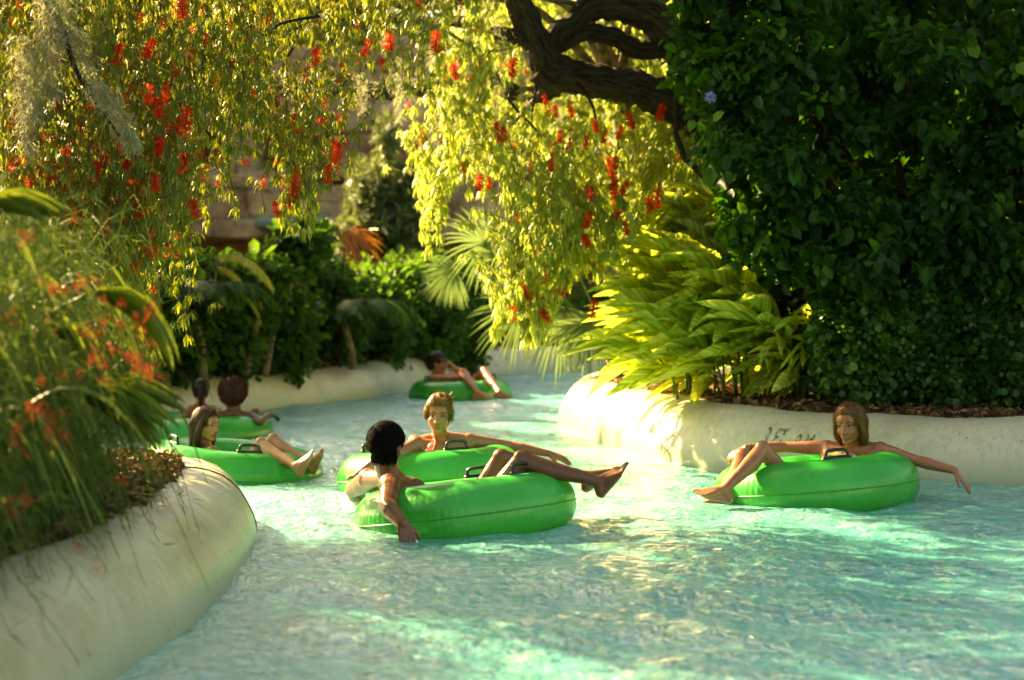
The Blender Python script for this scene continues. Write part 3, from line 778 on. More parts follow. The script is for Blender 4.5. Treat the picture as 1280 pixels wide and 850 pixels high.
def foot(B, ank, d, n, inner_, s=1.0):
    """ank ankle, d heel-to-toe direction, n normal out of the top of the foot, inner_ +1 when big toe lies on cross(d,n)"""
    ank = np.array(ank, float); d = unit(d); n = np.array(n, float); n = unit(n - d * (n @ d)); t = np.cross(d, n) * inner_
    heel = ank - n * .052 * s - d * .038 * s
    B.cap(ank, .036 * s, heel + n * .006, .031 * s)
    bi = ank + d * .125 * s - n * .060 * s + t * .024 * s; bo = ank + d * .105 * s - n * .064 * s - t * .026 * s
    B.cap(heel, .029 * s, bi, .0195 * s); B.cap(heel, .028 * s, bo, .0165 * s)
    B.cap(ank + d * .012 * s - n * .006, .033 * s, bi + n * .004, .0205 * s); B.cap(ank + d * .008 * s - n * .012, .031 * s, bo + n * .003, .017 * s)
    B.cap(ank + d * .01 * s - n * .01, .032 * s, (bi + bo) / 2 + n * .003, .019 * s)
    for i in range(5):
        k = bi * (1 - i / 4) + bo * (i / 4)
        L = (.048, .045, .040, .034, .028)[i] * s; r = (.0125, .0095, .009, .0085, .008)[i] * s
        st = k + t * ((.002, .001, 0, -.001, -.002)[i]) * s
        mid = st + d * L * .6 + n * .004 * s; en = st + d * L - n * .002 * s
        B.cap(st, r * 1.25, mid, r); B.cap(mid, r, en, r * .95)


def person(label, J, skin, hair, hairmat, fem=True, sc=1.0, hs=1.0, voxel=.005, clothes=None, group=None):
    """J: joints in world space. returns the body object"""
    B = Body()
    j = {k: np.array(v, float) for k, v in J.items() if k not in ('hands', 'feet', 'f', 'u')}
    nk, pv = j['neck'], j['pelvis']
    s = unit(nk - pv); r = j['shR'] - j['shL']; r = unit(r - s * (r @ s)); f = np.cross(s, r); L = np.linalg.norm(nk - pv)
    ax = (r, f, s)
    g = sc; wd = .94 if fem else 1.18
    B.ell(pv + s * L * .70, ax, (.140 * wd * g, .098 * g, .155 * g))       # rib cage
    B.ell(pv + s * L * .83 - f * .012, ax, (.150 * wd * g, .080 * g, .085 * g))
    B.ell(pv + s * L * .40, ax, ((.112 if fem else .132) * g, .086 * g, .15 * g))
    B.ell(pv + s * L * .06, ax, ((.155 if fem else .150) * g, .105 * g, .115 * g))
    B.cap(pv + s * L * .2, .10 * g, pv + s * L * .75, .10 * g)
    if not fem:
        for sg in (-1, 1):
            B.ell(pv + s * L * .76 + r * sg * .065 + f * .055, ax, (.075, .04, .055))
            B.ell(pv + s * L * .74 + r * sg * .075 - f * .06, ax, (.06, .035, .085))
    else:
        for sg in (-1, 1):
            B.ell(pv + s * (L * .66) + r * sg * .070 * g + f * .075 * g, ax, (.060 * g, .050 * g, .058 * g))
            B.ell(pv + s * L * .76 + r * sg * .07 * g - f * .045, ax, (.055 * g, .035, .075 * g))
    hd = j['head']; hf = unit(J['f']); hu = np.array(J.get('u', (0, 0, 1)), float); hu = unit(hu - hf * (hu @ hf)); hr = np.cross(hf, hu)
    H = .98 * hs * g
    def h(a, b, c): return hd + (hr * a + hf * b + hu * c) * H
    hax = (hr, hf, hu)
    rn = (.047 if fem else .061) * g
    B.cap(nk - s * .01, rn * 1.15, h(0, -.022, -.055), rn)
    B.cap(nk - s * .02, rn * 1.3, nk + (h(0, -.022, -.055) - nk) * .4, rn * 1.02)
    for S, sg in (('R', 1), ('L', -1)):
        sh = j['sh' + S]
        B.cap(nk + s * .012, .044 * g, sh - r * sg * .02, (.044 if fem else .060) * g)          # trapezius
        B.cap(nk - s * .055 - f * .01, .055 * g, sh - s * .02 * g, .05 * g)
        B.cap(pv + s * L * .78 + r * sg * .10 * g, .06 * g, sh, .050 * g)
        B.cap(nk - s * .05 + f * .045 * g, .028 * g, sh + f * .01, .034 * g)     # collar bone / chest
        e, w_ = j['el' + S], j['wr' + S]
        k = (.97 if fem else 1.28) * g
        B.ell(sh, ax, (.052 * k, .052 * k, .055 * k))
        B.cap(sh, .050 * k, sh + (e - sh) * .45, .045 * k); B.cap(sh + (e - sh) * .4, .045 * k, e, .035 * k)
        B.cap(e, .035 * k, e + (w_ - e) * .28, .039 * k); B.cap(e + (w_ - e) * .28, .039 * k, w_, .0245 * k)
        hp, kn, an = j['hip' + S], j['kn' + S], j['an' + S]
        k = (1.0 if fem else 1.04) * g
        B.cap(pv, .10 * g, hp, .088 * k)
        B.cap(hp, .088 * k, hp + (kn - hp) * .5, .070 * k); B.cap(hp + (kn - hp) * .45, .071 * k, kn, .050 * k)
        back = unit((hp - kn) / np.linalg.norm(hp - kn) + (an - kn) / np.linalg.norm(an - kn) + 1e-4)
        B.ell(kn - back * .006, ax, (.049 * k,) * 3)
        B.cap(kn, .047 * k, kn + (an - kn) * .3 + back * .014, .053 * k); B.cap(kn + (an - kn) * .3 + back * .014, .053 * k, kn + (an - kn) * .72 + back * .003, .036 * k)
        B.cap(kn + (an - kn) * .68, .037 * k, an, .031 * k)
        ft = J['feet'].get(S)
        if ft: foot(B, an, ft[0], ft[1], ft[2], .97 * g)
        ha = J['hands'].get(S)
        if ha: hand(B, w_, *ha, s=(.93 if fem else 1.05) * g)
    # head
    B.ell(h(0, -.012, .030), hax, (.076 * H, .096 * H, .086 * H))
    B.ell(h(0, .018, -.028), hax, ((.058 if fem else .061) * H, .074 * H, .085 * H))
    B.ell(h(0, .05, .035), hax, (.058 * H, .040 * H, .045 * H))       # forehead
    B.cap(h(0, .062, -.098), .019 * H, h(0, .045, -.09), .028 * H)
    for sg in (-1, 1):
        B.cap(h(sg * (.047 if fem else .052), -.005, -.056), .019 * H, h(sg * (.012 if fem else .018), .060, -.098), .0155 * H)
        B.ell(h(sg * .034, .055, -.034), hax, (.024 * H, .022 * H, .024 * H))
        B.cap(h(sg * .042, .070, .014), .010 * H, h(sg * .014, .081, .010), .010 * H)
        B.ell(h(sg * .075, -.006, -.012), hax, (.008 * H, .019 * H, .031 * H))
        B.ell(h(sg * .011, .094, -.040), hax, (.009 * H, .010 * H, .008 * H))
    B.cap(h(0, .084, .006), .0085 * H, h(0, .104, -.036), .0115 * H)
    B.ell(h(0, .076, -.066), hax, (.026 * H, .012 * H, .019 * H))
    me = B.mesh(voxel, 3, .5)
    me.materials.append(M[skin]); me.name = 'person'
    o = link('person', me); tag(o, label, 'person', group)
    arr = mesh_arrays(me); co, no = arr[0], arr[1]
    # face details
    fa = Acc()
    facing = hf[1] < .4
    if facing:
        for sg in (-1, 1):
            b = Body(); b.ell(h(sg * .031, .0775, -.006), hax, (.0118 * H, .0078 * H, .0046 * H))
            e_ = link('eye', b_mesh(b, 'eye_white'), o)
            b = Body(); b.ell(h(sg * .031, .0815, -.006), hax, (.0058 * H, .0050 * H, .0050 * H)); link('iris', b_mesh(b, 'iris'), e_)
            a = Acc(); a.tube([h(sg * .013, .0835, .003), h(sg * .031, .0865, .0065), h(sg * .048, .077, .001)], np.array([.002, .0032, .002]) * H, 6); a.build('eyelash', M['iris'], e_)
            a = Acc(); a.tube([h(sg * .013, .090, .018), h(sg * .033, .088, .025), h(sg * .052, .074, .018)], np.array([.0022, .0028, .0014]) * H, 6); a.build('eyebrow', M['brow'], o)
        b = Body(); b.cap(h(-.021, .080, -.0645), .0045 * H, h(0, .0895, -.062), .0055 * H); b.cap(h(.021, .080, -.0645), .0045 * H, h(0, .0895, -.062), .0055 * H)
        b.cap(h(-.014, .0825, -.072), .0042 * H, h(.014, .0825, -.072), .0042 * H); b.ell(h(0, .0865, -.0725), hax, (.014 * H, .005 * H, .0060 * H))
        link('lips', b_mesh(b, 'lips'), o)
    # local head coordinates of body vertices
    q = (co - hd) / H; la, lb, lc = q @ hr, q @ hf, q @ hu
    hairline = (lb - .02) * .9 + .0   # forward is higher
    near = (np.abs(la) < .12) & (np.abs(lb) < .14) & (lc > -.10) & (lc < .14)
    ear = (np.abs(la) > .068) & (np.abs(lb + .005) < .03) & (lc < .02)
    mg = []
    def scalp(front=.052, temple=.012, nape=-.075):
        th = np.where(lb > .045, front + .02 * np.cos(la * 30), np.where(lb > -.005, temple, nape + np.clip(lb + .05, -1, 0) * .1))
        th = th + .006 * snoise(co, .03)
        mg.append(np.clip((lc - th) * 28, 0, 1))
        return near & (lc > th) & ~ear
    rr = np.random.default_rng(int(abs(hd[0]) * 1000))
    def strands(n, path, w=.0035, mat=hairmat, nm='hair_strands'):
        a = Acc()
        for i in range(n):
            p = catmull(path(rr), 4); a.tube(p, np.linspace(1, .5, len(p)) * w * H, 4, r=rr.random())
        return a
    hb = Body()
    if hair == 'short':
        m = scalp(.055, .0, -.078); hh = .006 + .013 * np.clip((lc + .05) * 9, 0, 1) + .0018 * snoise(co, .02)
        ho = garment(arr, m, np.clip(hh * (.25 + .75 * mg[-1]), .003, .03) * H, 'hair', M[hairmat], o)
        idx = rr.choice(np.where(m)[0], 3000); nn_ = no[idx]; fl = hu * -.6 - hf * .3 + rr.normal(size=(3000, 3)) * .35; fl = nrmz(fl - nn_ * (fl * nn_).sum(1)[:, None])
        a = Acc(); a.scatter(T_NARROW, co[idx] + nn_ * (np.clip(hh * (.25 + .75 * mg[-1]), .003, .03) * H)[idx, None], fl + nn_ * .12, nn_, np.tile(np.array([.022, .003, .006]), (3000, 1)), rr.random(3000))
        a.build('strands', M[hairmat], ho)
    elif hair == 'afro':
        hb.ell(h(0, -.02, .045), hax, (.135 * H, .125 * H, .125 * H)); hb.ell(h(0, -.05, -.01), hax, (.115 * H, .10 * H, .09 * H))
        me2 = hb.mesh(.008, 2); me2.materials.append(M[hairmat])
        ar = mesh_arrays(me2); v2 = ar[0] + ar[1] * (snoise(ar[0], .05)[:, None] * .010); me2.vertices.foreach_set('co', v2.astype(np.float32).ravel())
        ho = link('hair', me2, o)
        n = 5200; idx = rr.integers(0, len(v2), n); a = Acc()
        a.scatter(T_NARROW, v2[idx] - ar[1][idx] * .008, ar[1][idx] + rr.normal(size=(n, 3)) * .8, rr.normal(size=(n, 3)), np.tile(np.array([.026, .005, .012]), (n, 1)))
        a.build('curls', M[hairmat], ho)
    else:
        m = scalp(.050, .004, -.06)
        side = np.abs(la) > .05
        hh = .012 + .006 * np.clip((lc) * 12, 0, 1) + .0025 * np.sin(la * 190 + lb * 60)
        ho = garment(arr, m, np.clip(hh * (.25 + .75 * mg[-1]), .003, .03) * H, 'hair', M[hairmat], o)
        if hair == 'bun':
            hb.ell(h(0, -.085, .062), hax, (.050 * H, .045 * H, .045 * H)); hb.ell(h(.015, -.06, .095), hax, (.038 * H, .035 * H, .03 * H))
            hb.ell(h(0, -.03, .055), hax, (.082 * H, .085 * H, .075 * H))
            for sg in (-1, 1): hb.cap(h(sg * .030, .070, .088), .014 * H, h(sg * .078, .020, .022), .014 * H); hb.cap(h(sg * .078, .020, .03), .013 * H, h(sg * .082, .005, -.03), .008 * H)
            hb.cap(h(-.03, .066, .092), .018 * H, h(.03, .066, .092), .018 * H)
        elif hair in ('long', 'bob', 'pony', 'crop'):
            hb.ell(h(0, -.022, .040), hax, (.086 * H, .098 * H, .086 * H))
            if hair == 'crop':
                hb.ell(h(0, -.05, -.0), hax, (.079 * H, .07 * H, .085 * H))
                hb.cap(h(-.03, .070, .075), .018 * H, h(.03, .070, .075), .018 * H)
            if hair in ('long', 'bob'):
                drop = -.20 if hair == 'long' else -.125
                for sg in (-1, 1):
                    hb.cap(h(sg * .014, .056, .094), .014 * H, h(sg * .070, .030, .048), .015 * H)
                    hb.cap(h(sg * .070, .030, .048), .015 * H, h(sg * .086, .004, -.03), .016 * H)
                    hb.cap(h(sg * .086, .002, -.03), .018 * H, h(sg * .084, -.010, drop * .62), .020 * H)
                    hb.cap(h(sg * .082, -.012, drop * .62), .022 * H, h(sg * .072, -.03, drop), .014 * H)
                    hb.cap(h(sg * .04, -.07, .0), .045 * H, h(sg * .04, -.065, drop * .8), .034 * H)
                hb.cap(h(0, -.08, 0), .04 * H, h(0, -.075, drop), .03 * H)
            if hair == 'pony':
                hb.ell(h(0, -.10, .03), hax, (.032 * H, .03 * H, .03 * H))
                hb.cap(h(0, -.12, .03), .030 * H, h(.01, -.135, -.05), .030 * H); hb.cap(h(.01, -.135, -.05), .030 * H, h(.0, -.12, -.15), .012 * H)
        me2 = hb.mesh(.005, 3); me2.materials.append(M[hairmat])
        ar = mesh_arrays(me2); c2 = (ar[0] - hd) / H; ang = np.arctan2(c2 @ hr, -(c2 @ hf))
        v2 = ar[0] + ar[1] * ((np.sin(ang * 27 + 2 * np.sin((c2 @ hu) * 30)) * .0012 + np.sin(ang * 61 + (c2 @ hu) * 18) * .0009)[:, None]); me2.vertices.foreach_set('co', v2.astype(np.float32).ravel())
        hv = link('hair', me2, o)
        n = {'long': 3400, 'bob': 3600, 'bun': 2600, 'pony': 1800, 'crop': 1500}[hair]
        cc = c2 @ hu; idx = rr.choice(np.where(cc > -.22)[0], n); nn_ = ar[1][idx]
        sidev = np.sign(c2[idx] @ hr + 1e-6)[:, None] * hr
        if hair in ('long', 'bob'): fl = -hu * np.clip(.9 - 6 * cc[idx], .25, 1)[:, None] + sidev * np.clip(cc[idx] * 9, 0, 1)[:, None] - hf * .15
        elif hair == 'bun': fl = -hf * .6 + hu * .8 + sidev * .25
        else: fl = -hf * .5 - hu * .7 + sidev * .3
        fl = fl + rr.normal(size=(n, 3)) * (.08 if hair == 'bun' else .12); fl = nrmz(fl - nn_ * (fl * nn_).sum(1)[:, None]); Ls = (.085 if hair in ('long', 'bob') else .05) * rr.uniform(.6, 1.3, n) * H
        a = Acc(); a.scatter(T_NARROW, v2[idx] + nn_ * rr.uniform(.000, .005, (n, 1)) - fl * Ls[:, None] * .5, fl + nn_ * rr.uniform(-.01, .03 if hair == 'bun' else .06, (n, 1)), nn_ + rr.normal(size=(n, 3)) * .12,
                             np.stack([Ls, rr.uniform(.0025, .005, n) * H * (.7 if hair == 'bun' else 1), Ls * .25], -1), rr.random(n))
        n = 160; idx = rr.choice(np.where(cc > -.2)[0], n)
        dd = -hu * (1.0 if hair in ('long', 'bob') else .1) + ar[1][idx] * .22 + rr.normal(size=(n, 3)) * .22 - hf * .25
        a.scatter(T_NARROW, v2[idx], dd, rr.normal(size=(n, 3)), np.tile(np.array([.04, .0016, .02]), (n, 1)) * H, rr.random(n))
        a.build('strands', M[hairmat], hv)
    # clothes
    tq = co - pv; ta, tb, tcc = (tq @ r), (tq @ f), (tq @ s) / L
    lim = (np.abs(ta) < .165 * g)
    for S in 'RL':
        ab = j['el' + S] - j['sh' + S]; t_ = np.clip(((co - j['sh' + S]) @ ab) / (ab @ ab), 0, 1)
        lim &= ~((np.linalg.norm(co - (j['sh' + S] + t_[:, None] * ab), axis=1) < .062) & (t_ > .02))
    lim &= np.linalg.norm(co - hd, axis=1) > .13 * H
    def seg_d(p, a_, b_):
        ab = b_ - a_; t_ = np.clip(((p - a_) @ ab) / (ab @ ab), 0, 1); return np.linalg.norm(p - (a_ + t_[:, None] * ab), axis=1), t_
    for cl in clothes or ():
        kind, cm = cl
        if kind in ('bikini_top', 'wide_top'):
            big = .060 if kind == 'bikini_top' else .10
            d1 = np.sqrt((ta - .068 * g) ** 2 + ((tcc - .66) * L) ** 2); d2 = np.sqrt((ta + .068 * g) ** 2 + ((tcc - .66) * L) ** 2)
            cup = (np.minimum(d1, d2) < big * g) & (tb > .02) & (tcc < .84) & lim
            bnd = (np.abs(tcc - .585) < .03) & lim
            garment(arr, cup | bnd | ((np.abs(ta) < .03) & (np.abs(tcc - .62) < .06) & (tb > 0)), .004, kind, M[cm], o, True)
        if kind in ('bikini_top', 'halter'):
            fr = (tb > 0) & (np.abs(np.abs(ta) - (.035 * g + np.clip(.86 - tcc, 0, 1) * .09)) < .007) & (tcc > .72) & (tcc < 1.02) & (np.abs(ta) < .14) & lim
            bk = (tb < 0) & (np.abs(tcc - 1.02 + np.abs(ta) * .4) < .018) & (np.abs(ta) < .06)
            for sg in (-1, 1): garment(arr, (fr | bk) & (ta * sg > 0), .004, 'strap', M[cm], o, True)
        if kind == 'back_straps':
            bk = (tb < 0.01) & ((np.abs(np.abs(ta) - .075 * g) < .022) & (tcc > .55)) & (tcc < 1.02) & lim
            bk |= (np.abs(tcc - .60) < .045) & lim
            garment(arr, bk, .005, 'swimsuit_back', M[cm], o)
        if kind == 'center_strap':
            bk = (tb < 0) & (np.abs(ta) < .012) & (tcc > .5) & (tcc < 1.02)
            bk |= (np.abs(tcc - .62) < .02) & lim
            garment(arr, bk, .005, 'strap', M[cm], o)
        if kind in ('shorts', 'bottom'):
            dR, tR = seg_d(co, j['hipR'], j['knR']); dL, tL = seg_d(co, j['hipL'], j['knL'])
            lim_t = .62 if kind == 'shorts' else .05
            leg = ((dR < .125 * g) & (tR < lim_t)) | ((dL < .125 * g) & (tL < lim_t))
            m = (leg & (tcc < .5)) | ((tcc < .22) & (tcc > -.35) & lim & (np.abs(tb) < .14))
            if kind == 'bottom': m = (tcc < .2) & (tcc > -.3) & lim & (tR < .12) & (tL < .12)
            garment(arr, m, .010 if kind == 'shorts' else .004, 'swim_shorts' if kind == 'shorts' else 'bikini_bottom', M[cm], o)
        if kind == 'bracelet':
            w_ = j['wrR']; d_ = unit(j['wrR'] - j['elR']); x_ = unit(np.cross(d_, [0, 0, 1])); y_ = np.cross(d_, x_); a = Acc()
            th = np.linspace(0, 6.283, 20, endpoint=False)
            a.tube([w_ - d_ * .02 + (x_ * math.cos(t_) + y_ * math.sin(t_)) * .028 for t_ in th], .004, 6, closed=True); a.build('bracelet', M[cm], o)
    return o


def b_mesh(b, mat):
    me = np_mesh('m', np.concatenate(b.V), np.concatenate(b.Q), np.concatenate(b.T), smooth=True)
    me.materials.append(M[mat]); return me

UP = (0, 0, 1)
# dark haired man
person('man with short black hair seen from behind in a green tube, hand trailing in water', dict(
    head=P(483, 559, 9.45), f=(.40, .91, -.04), u=(.06, 0, 1), neck=(-.655, 9.47, .235), pelvis=(-.27, 9.56, -.07),
    shR=P(489, 607, 9.28), shL=P(462, 600, 9.66), elR=P(484, 632, 8.99), wrR=P(503, 654, 8.83), elL=P(441, 612, 9.84), wrL=P(456, 633, 10.0),
    hipR=(-.22, 9.44, -.03), hipL=(-.25, 9.68, -.03), knR=P(653, 575, 9.40), knL=P(627, 573, 9.68), anR=P(748, 602, 9.34), anL=P(733, 596, 9.86),
    hands={'R': ((.28, -.25, -.9), (.2, -.95, .2), -1, .28), 'L': ((.1, .3, -.9), (-.6, .6, .3), 1, .3)},
    feet={'R': ((.62, -.08, .78), (-.78, 0, .62), -1), 'L': ((.80, .1, .58), (-.58, 0, .80), 1)}),
    'skin_man', 'short', 'hair_black', fem=False, sc=1.0, hs=1.1, voxel=.0048, clothes=[('shorts', 'dark_cloth')])
# blonde with red top
person('woman with pinned-up blonde hair and red bikini top, one arm stretched out', dict(
    head=P(549, 518, 11.28), f=(-.08, -1, -.06), u=(.08, 0, 1), neck=P(552, 549, 11.40), pelvis=(-.50, 11.22, -.14),
    shR=P(519, 553, 11.40), shL=P(586, 551, 11.42), elR=P(505, 574, 11.20), wrR=P(484, 586, 11.0), elL=P(640, 558, 11.46), wrL=P(686, 567, 11.40),
    hipR=(-.57, 11.14, -.10), hipL=(-.42, 11.12, -.10), knR=P(520, 556, 10.95), knL=(-.34, 10.93, .10), anR=P(466, 580, 10.72), anL=(-.40, 11.1, -.25),
    hands={'R': ((-.7, -.5, -.2), (-.2, -.2, .9), 1, .3), 'L': ((.93, -.1, -.36), (.3, -.35, .9), 1, .12)},
    feet={'R': ((-.85, -.35, -.1), (-.1, -.3, .95), -1)}),
    'skin_tan', 'bun', 'hair_blonde', hs=1.06, voxel=.005, clothes=[('bikini_top', 'red_cloth')])
# right woman
person('woman with straight golden hair and floral bikini top, arms spread on her tube', dict(
    head=P(1062, 530, 10.86), f=(-.55, -.83, -.10), u=(-.05, 0, 1), neck=P(1067, 561, 10.93), pelvis=(1.90, 10.70, -.13),
    shR=P(1034, 560, 11.02), shL=P(1100, 562, 10.82), elR=P(982, 559, 11.10), wrR=P(933, 560, 11.02), elL=P(1146, 576, 10.62), wrL=P(1193, 588, 10.50),
    hipR=(1.80, 10.78, -.08), hipL=(1.80, 10.62, -.08), knR=P(929, 570, 10.78), knL=P(953, 562, 10.40), anR=P(909, 612, 10.47), anL=P(906, 612, 10.22),
    hands={'R': ((-.86, -.1, -.42), (-.4, -.3, .9), 1, .42), 'L': ((.62, -.15, -.76), (.7, -.4, .5), 1, .15)},
    feet={'L': ((-.93, -.1, .26), (.25, -.1, .95), 1), 'R': ((-.97, -.1, -.12), (-.12, 0, .98), -1)}),
    'skin_tan', 'bob', 'hair_gold', hs=1.05, voxel=.005, clothes=[('wide_top', 'floral'), ('bracelet', 'black')])
# girl on left
person('girl with long brown hair in profile, bare feet hanging over her green tube', dict(
    head=P(258, 531, 12.1), f=(.86, -.5, -.04), u=(.03, 0, 1), neck=P(256, 560, 12.13), pelvis=(-1.93, 12.12, -.17),
    shR=P(266, 565, 11.96), shL=P(254, 562, 12.30), elR=P(290, 585, 11.98), wrR=P(310, 590, 12.05), elL=P(276, 575, 12.40), wrL=P(300, 580, 12.30),
    hipR=(-1.88, 12.0, -.09), hipL=(-1.88, 12.2, -.09), knR=P(326, 555, 11.86), knL=P(342, 550, 12.05), anR=P(370, 583, 11.60), anL=P(386, 580, 11.82),
    hands={'R': ((.8, 0, -.2), (0, 0, 1), -1, .3), 'L': ((.8, -.2, -.2), (0, 0, 1), 1, .3)},
    feet={'R': ((.42, -.32, .85), (-.85, .1, .45), -1), 'L': ((.36, -.3, .87), (-.85, .1, .4), 1)}),
    'skin_fair', 'long', 'hair_brown', sc=.90, hs=1.08, voxel=.006, clothes=[('bottom', 'dark_cloth')])
# curly haired person
person('person with round auburn curly hair and white halter strap, seen from behind', dict(
    head=P(292, 494, 15.2), f=(.12, 1, -.05), neck=P(292, 517, 15.18), pelvis=(-2.42, 15.42, -.18),
    shR=P(312, 521, 15.14), shL=P(274, 520, 15.12), elR=P(326, 528, 15.02), wrR=P(336, 517, 15.18), elL=P(268, 535, 15.0), wrL=P(262, 540, 15.1),
    hipR=(-2.34, 15.5, -.12), hipL=(-2.5, 15.5, -.12), knR=(-2.3, 15.78, .16), knL=(-2.5, 15.8, .16), anR=(-2.3, 15.9, -.15), anL=(-2.5, 15.9, -.15),
    hands={'R': ((.5, .6, -.3), (0, 0, 1), -1, .3)}, feet={}),
    'skin_brown', 'afro', 'hair_auburn', sc=.95, voxel=.008, clothes=[('center_strap', 'white_cloth')])
person('girl with dark ponytail and coral straps, seen from behind, reaching to the water', dict(
    head=P(251, 489, 15.5), f=(-.15, 1, -.05), neck=P(251, 508, 15.46), pelvis=(-2.72, 15.6, -.15),
    shR=P(266, 512, 15.42), shL=P(238, 512, 15.38), elR=P(272, 528, 15.3), wrR=P(275, 535, 15.4), elL=P(226, 523, 15.1), wrL=P(212, 531, 14.88),
    hipR=(-2.66, 15.66, -.1), hipL=(-2.8, 15.66, -.1), knR=(-2.66, 15.95, .16), knL=(-2.84, 15.95, .16), anR=(-2.66, 16.0, -.15), anL=(-2.84, 16.0, -.15),
    hands={'L': ((-.4, -.5, -.75), (-.6, .2, .6), 1, .3)}, feet={}),
    'skin_tan', 'pony', 'hair_dark', sc=.82, hs=1.1, voxel=.008, clothes=[('back_straps', 'coral_cloth')])
# far person
person('person in dark shorts with short brown hair reclining in the farthest tube', dict(
    head=P(547, 454, 21.1), f=(.97, -.2, -.02), neck=P(545, 469, 21.1), pelvis=(-.62, 21.0, .0),
    shR=P(541, 474, 20.92), shL=P(550, 472, 21.28), elR=P(562, 474, 20.80), wrR=P(583, 471, 20.70), elL=P(583, 468, 21.1), wrL=P(567, 460, 21.02),
    hipR=(-.58, 20.86, .04), hipL=(-.56, 21.08, .04), knR=P(579, 466, 20.62), knL=P(606, 464, 20.78), anR=P(597, 491, 20.26), anL=P(624, 490, 20.28),
    hands={'R': ((.8, 0, -.3), (.3, 0, .9), -1, .4), 'L': ((-.5, -.3, .75), (.7, 0, .6), 1, .6)},
    feet={'R': ((.97, -.1, .12), (-.1, 0, 1), -1), 'L': ((.97, -.1, -.02), (0, 0, 1), 1)}),
    'skin_tan', 'crop', 'hair_dark', fem=False, sc=1.0, hs=1.12, voxel=.008, clothes=[('shorts', 'dark_cloth')])
# ---------------------------------------------------------------- plants
def px_blob(px, py, Y, rxp, rzp, ry=None):
    k = Y / FPX
    return (P(px, py, Y), (rxp * k, ry if ry else (rxp + rzp) / 2 * k, rzp * k))


def weep(leaf, twig, zones, size=.07, bots=None, dens=1.0):
    """arching, hanging twigs that carry tufts of narrow leaves. zone: px0, px1, py_top, py_bot_min, py_bot_max, Y0, Y1, n"""
    for (x0, x1, yt, b0, b1, Y0, Y1, n) in zones:
        n = int(n * dens)
        px = rng.uniform(x0, x1, n); Y = rng.uniform(Y0, Y1, n); pb = rng.uniform(b0, b1, n)
        pb = np.where(rng.random(n) < .62, yt + (pb - yt) * rng.uniform(.1, 1, n), pb)
        bot = PA(px, pb, Y)
        L = rng.uniform(.22, .62, n)
        az = rng.random(n) * 6.28; out = rng.uniform(.12, .45, n)
        for i in range(n):
            lat = np.array([math.cos(az[i]), math.sin(az[i]) * .8, 0]) * out[i]
            kt = max(int(L[i] / .075), 3)
            t = np.linspace(0, 1, kt)                      # 0 at the hanging tip
            c = bot[i] + np.outer(t * L[i], [0, 0, 1]) + np.outer(t ** 2.2, lat) - np.outer(t ** 4, [0, 0, L[i] * .15])
            c += np.outer(np.sin(t * 5 + az[i]) * .018, [1, .6, 0])
            twig.tube(c[:: max(kt // 4, 1)], .0026, 3)
            if bots is not None: bots.append((c[-1], bot[i]))
            m = 15
            q = np.repeat(c, m, 0) + rng.normal(size=(kt * m, 3)) * .008; tt = np.repeat(t, m)
            a = rng.random(kt * m) * 6.28; rad = rng.uniform(.35, 1.15, kt * m) * (.55 + .5 * tt)
            d = np.stack([np.cos(a) * rad, np.sin(a) * rad, -rng.uniform(.5, 1.35, kt * m)], -1)
            sz = size * rng.uniform(.65, 1.2, kt * m) * (1.05 - .25 * tt)
            rb = np.repeat(rng.random(kt), m) * .25 + rng.random() * .25
            leaf.scatter(T_NARROW, q, d, np.stack([np.cos(a) * .4, np.sin(a) * .4, np.ones(kt * m) * .7], -1) + rng.normal(size=(kt * m, 3)) * .3, np.stack([sz * 1.1, sz * .17, sz], -1),
                         np.clip(rb + rng.random(kt * m) * .28 + .42 * (1 - tt) ** 2 * rng.random(), 0, 1))


def flower_mesh(name, mat, n=150, ln=.095, r=.024, sz=1.0):
    a = Acc(); t = rng.random(n); ph = rng.random(n) * 6.28
    p = np.stack([np.cos(ph) * .004, np.sin(ph) * .004, (t - .5) * ln], -1)
    d = np.stack([np.cos(ph), np.sin(ph), .25 - t * .5], -1)
    a.scatter(T_NARROW, p, d, rng.normal(size=(n, 3)), np.tile(np.array([r, .0045, .01]), (n, 1)) * rng.uniform(.75, 1.15, (n, 1)))
    a.tube([(0, 0, -ln / 2), (0, 0, ln / 2)], .005, 5, r=.1)
    o = a.build(name, M[mat]); me = o.data; bpy.data.objects.remove(o)
    return me
FLOWER = flower_mesh('flower', 'red_flower')


def put(name, me, parent, pos, scale=1, tilt=.22):
    o = link(name, me, parent); o.location = pos; o.scale = (scale,) * 3
    o.rotation_euler = (rng.normal() * tilt, rng.normal() * tilt, rng.random() * 6.28); return o


def moss(acc, px, py0, py1, Y, wpx, n, lean=0):
    k = Y / FPX
    t = rng.random(n); wd = wpx * (1 - t * .75) * (.35 + .65 * np.sin(np.clip(t * 3.2 + .2, 0, 3.14)))
    x = px + rng.normal(size=n) * wd * .5 + lean * t; y = py0 + (py1 - py0) * t
    p = PA(x, y, Y + rng.normal(size=n) * wd * .5 * k)
    p += .02 * np.stack([np.sin(y * .3 + x), np.cos(y * .23 + x), 0 * x], -1)
    d = np.stack([rng.normal(size=n) * .75 + lean * .01, rng.normal(size=n) * .75, -np.ones(n)], -1)
    acc.scatter(T_NARROW, p, d, rng.normal(size=(n, 3)), np.stack([rng.uniform(.03, .09, n), rng.uniform(.0025, .006, n), np.full(n, .1)], -1))


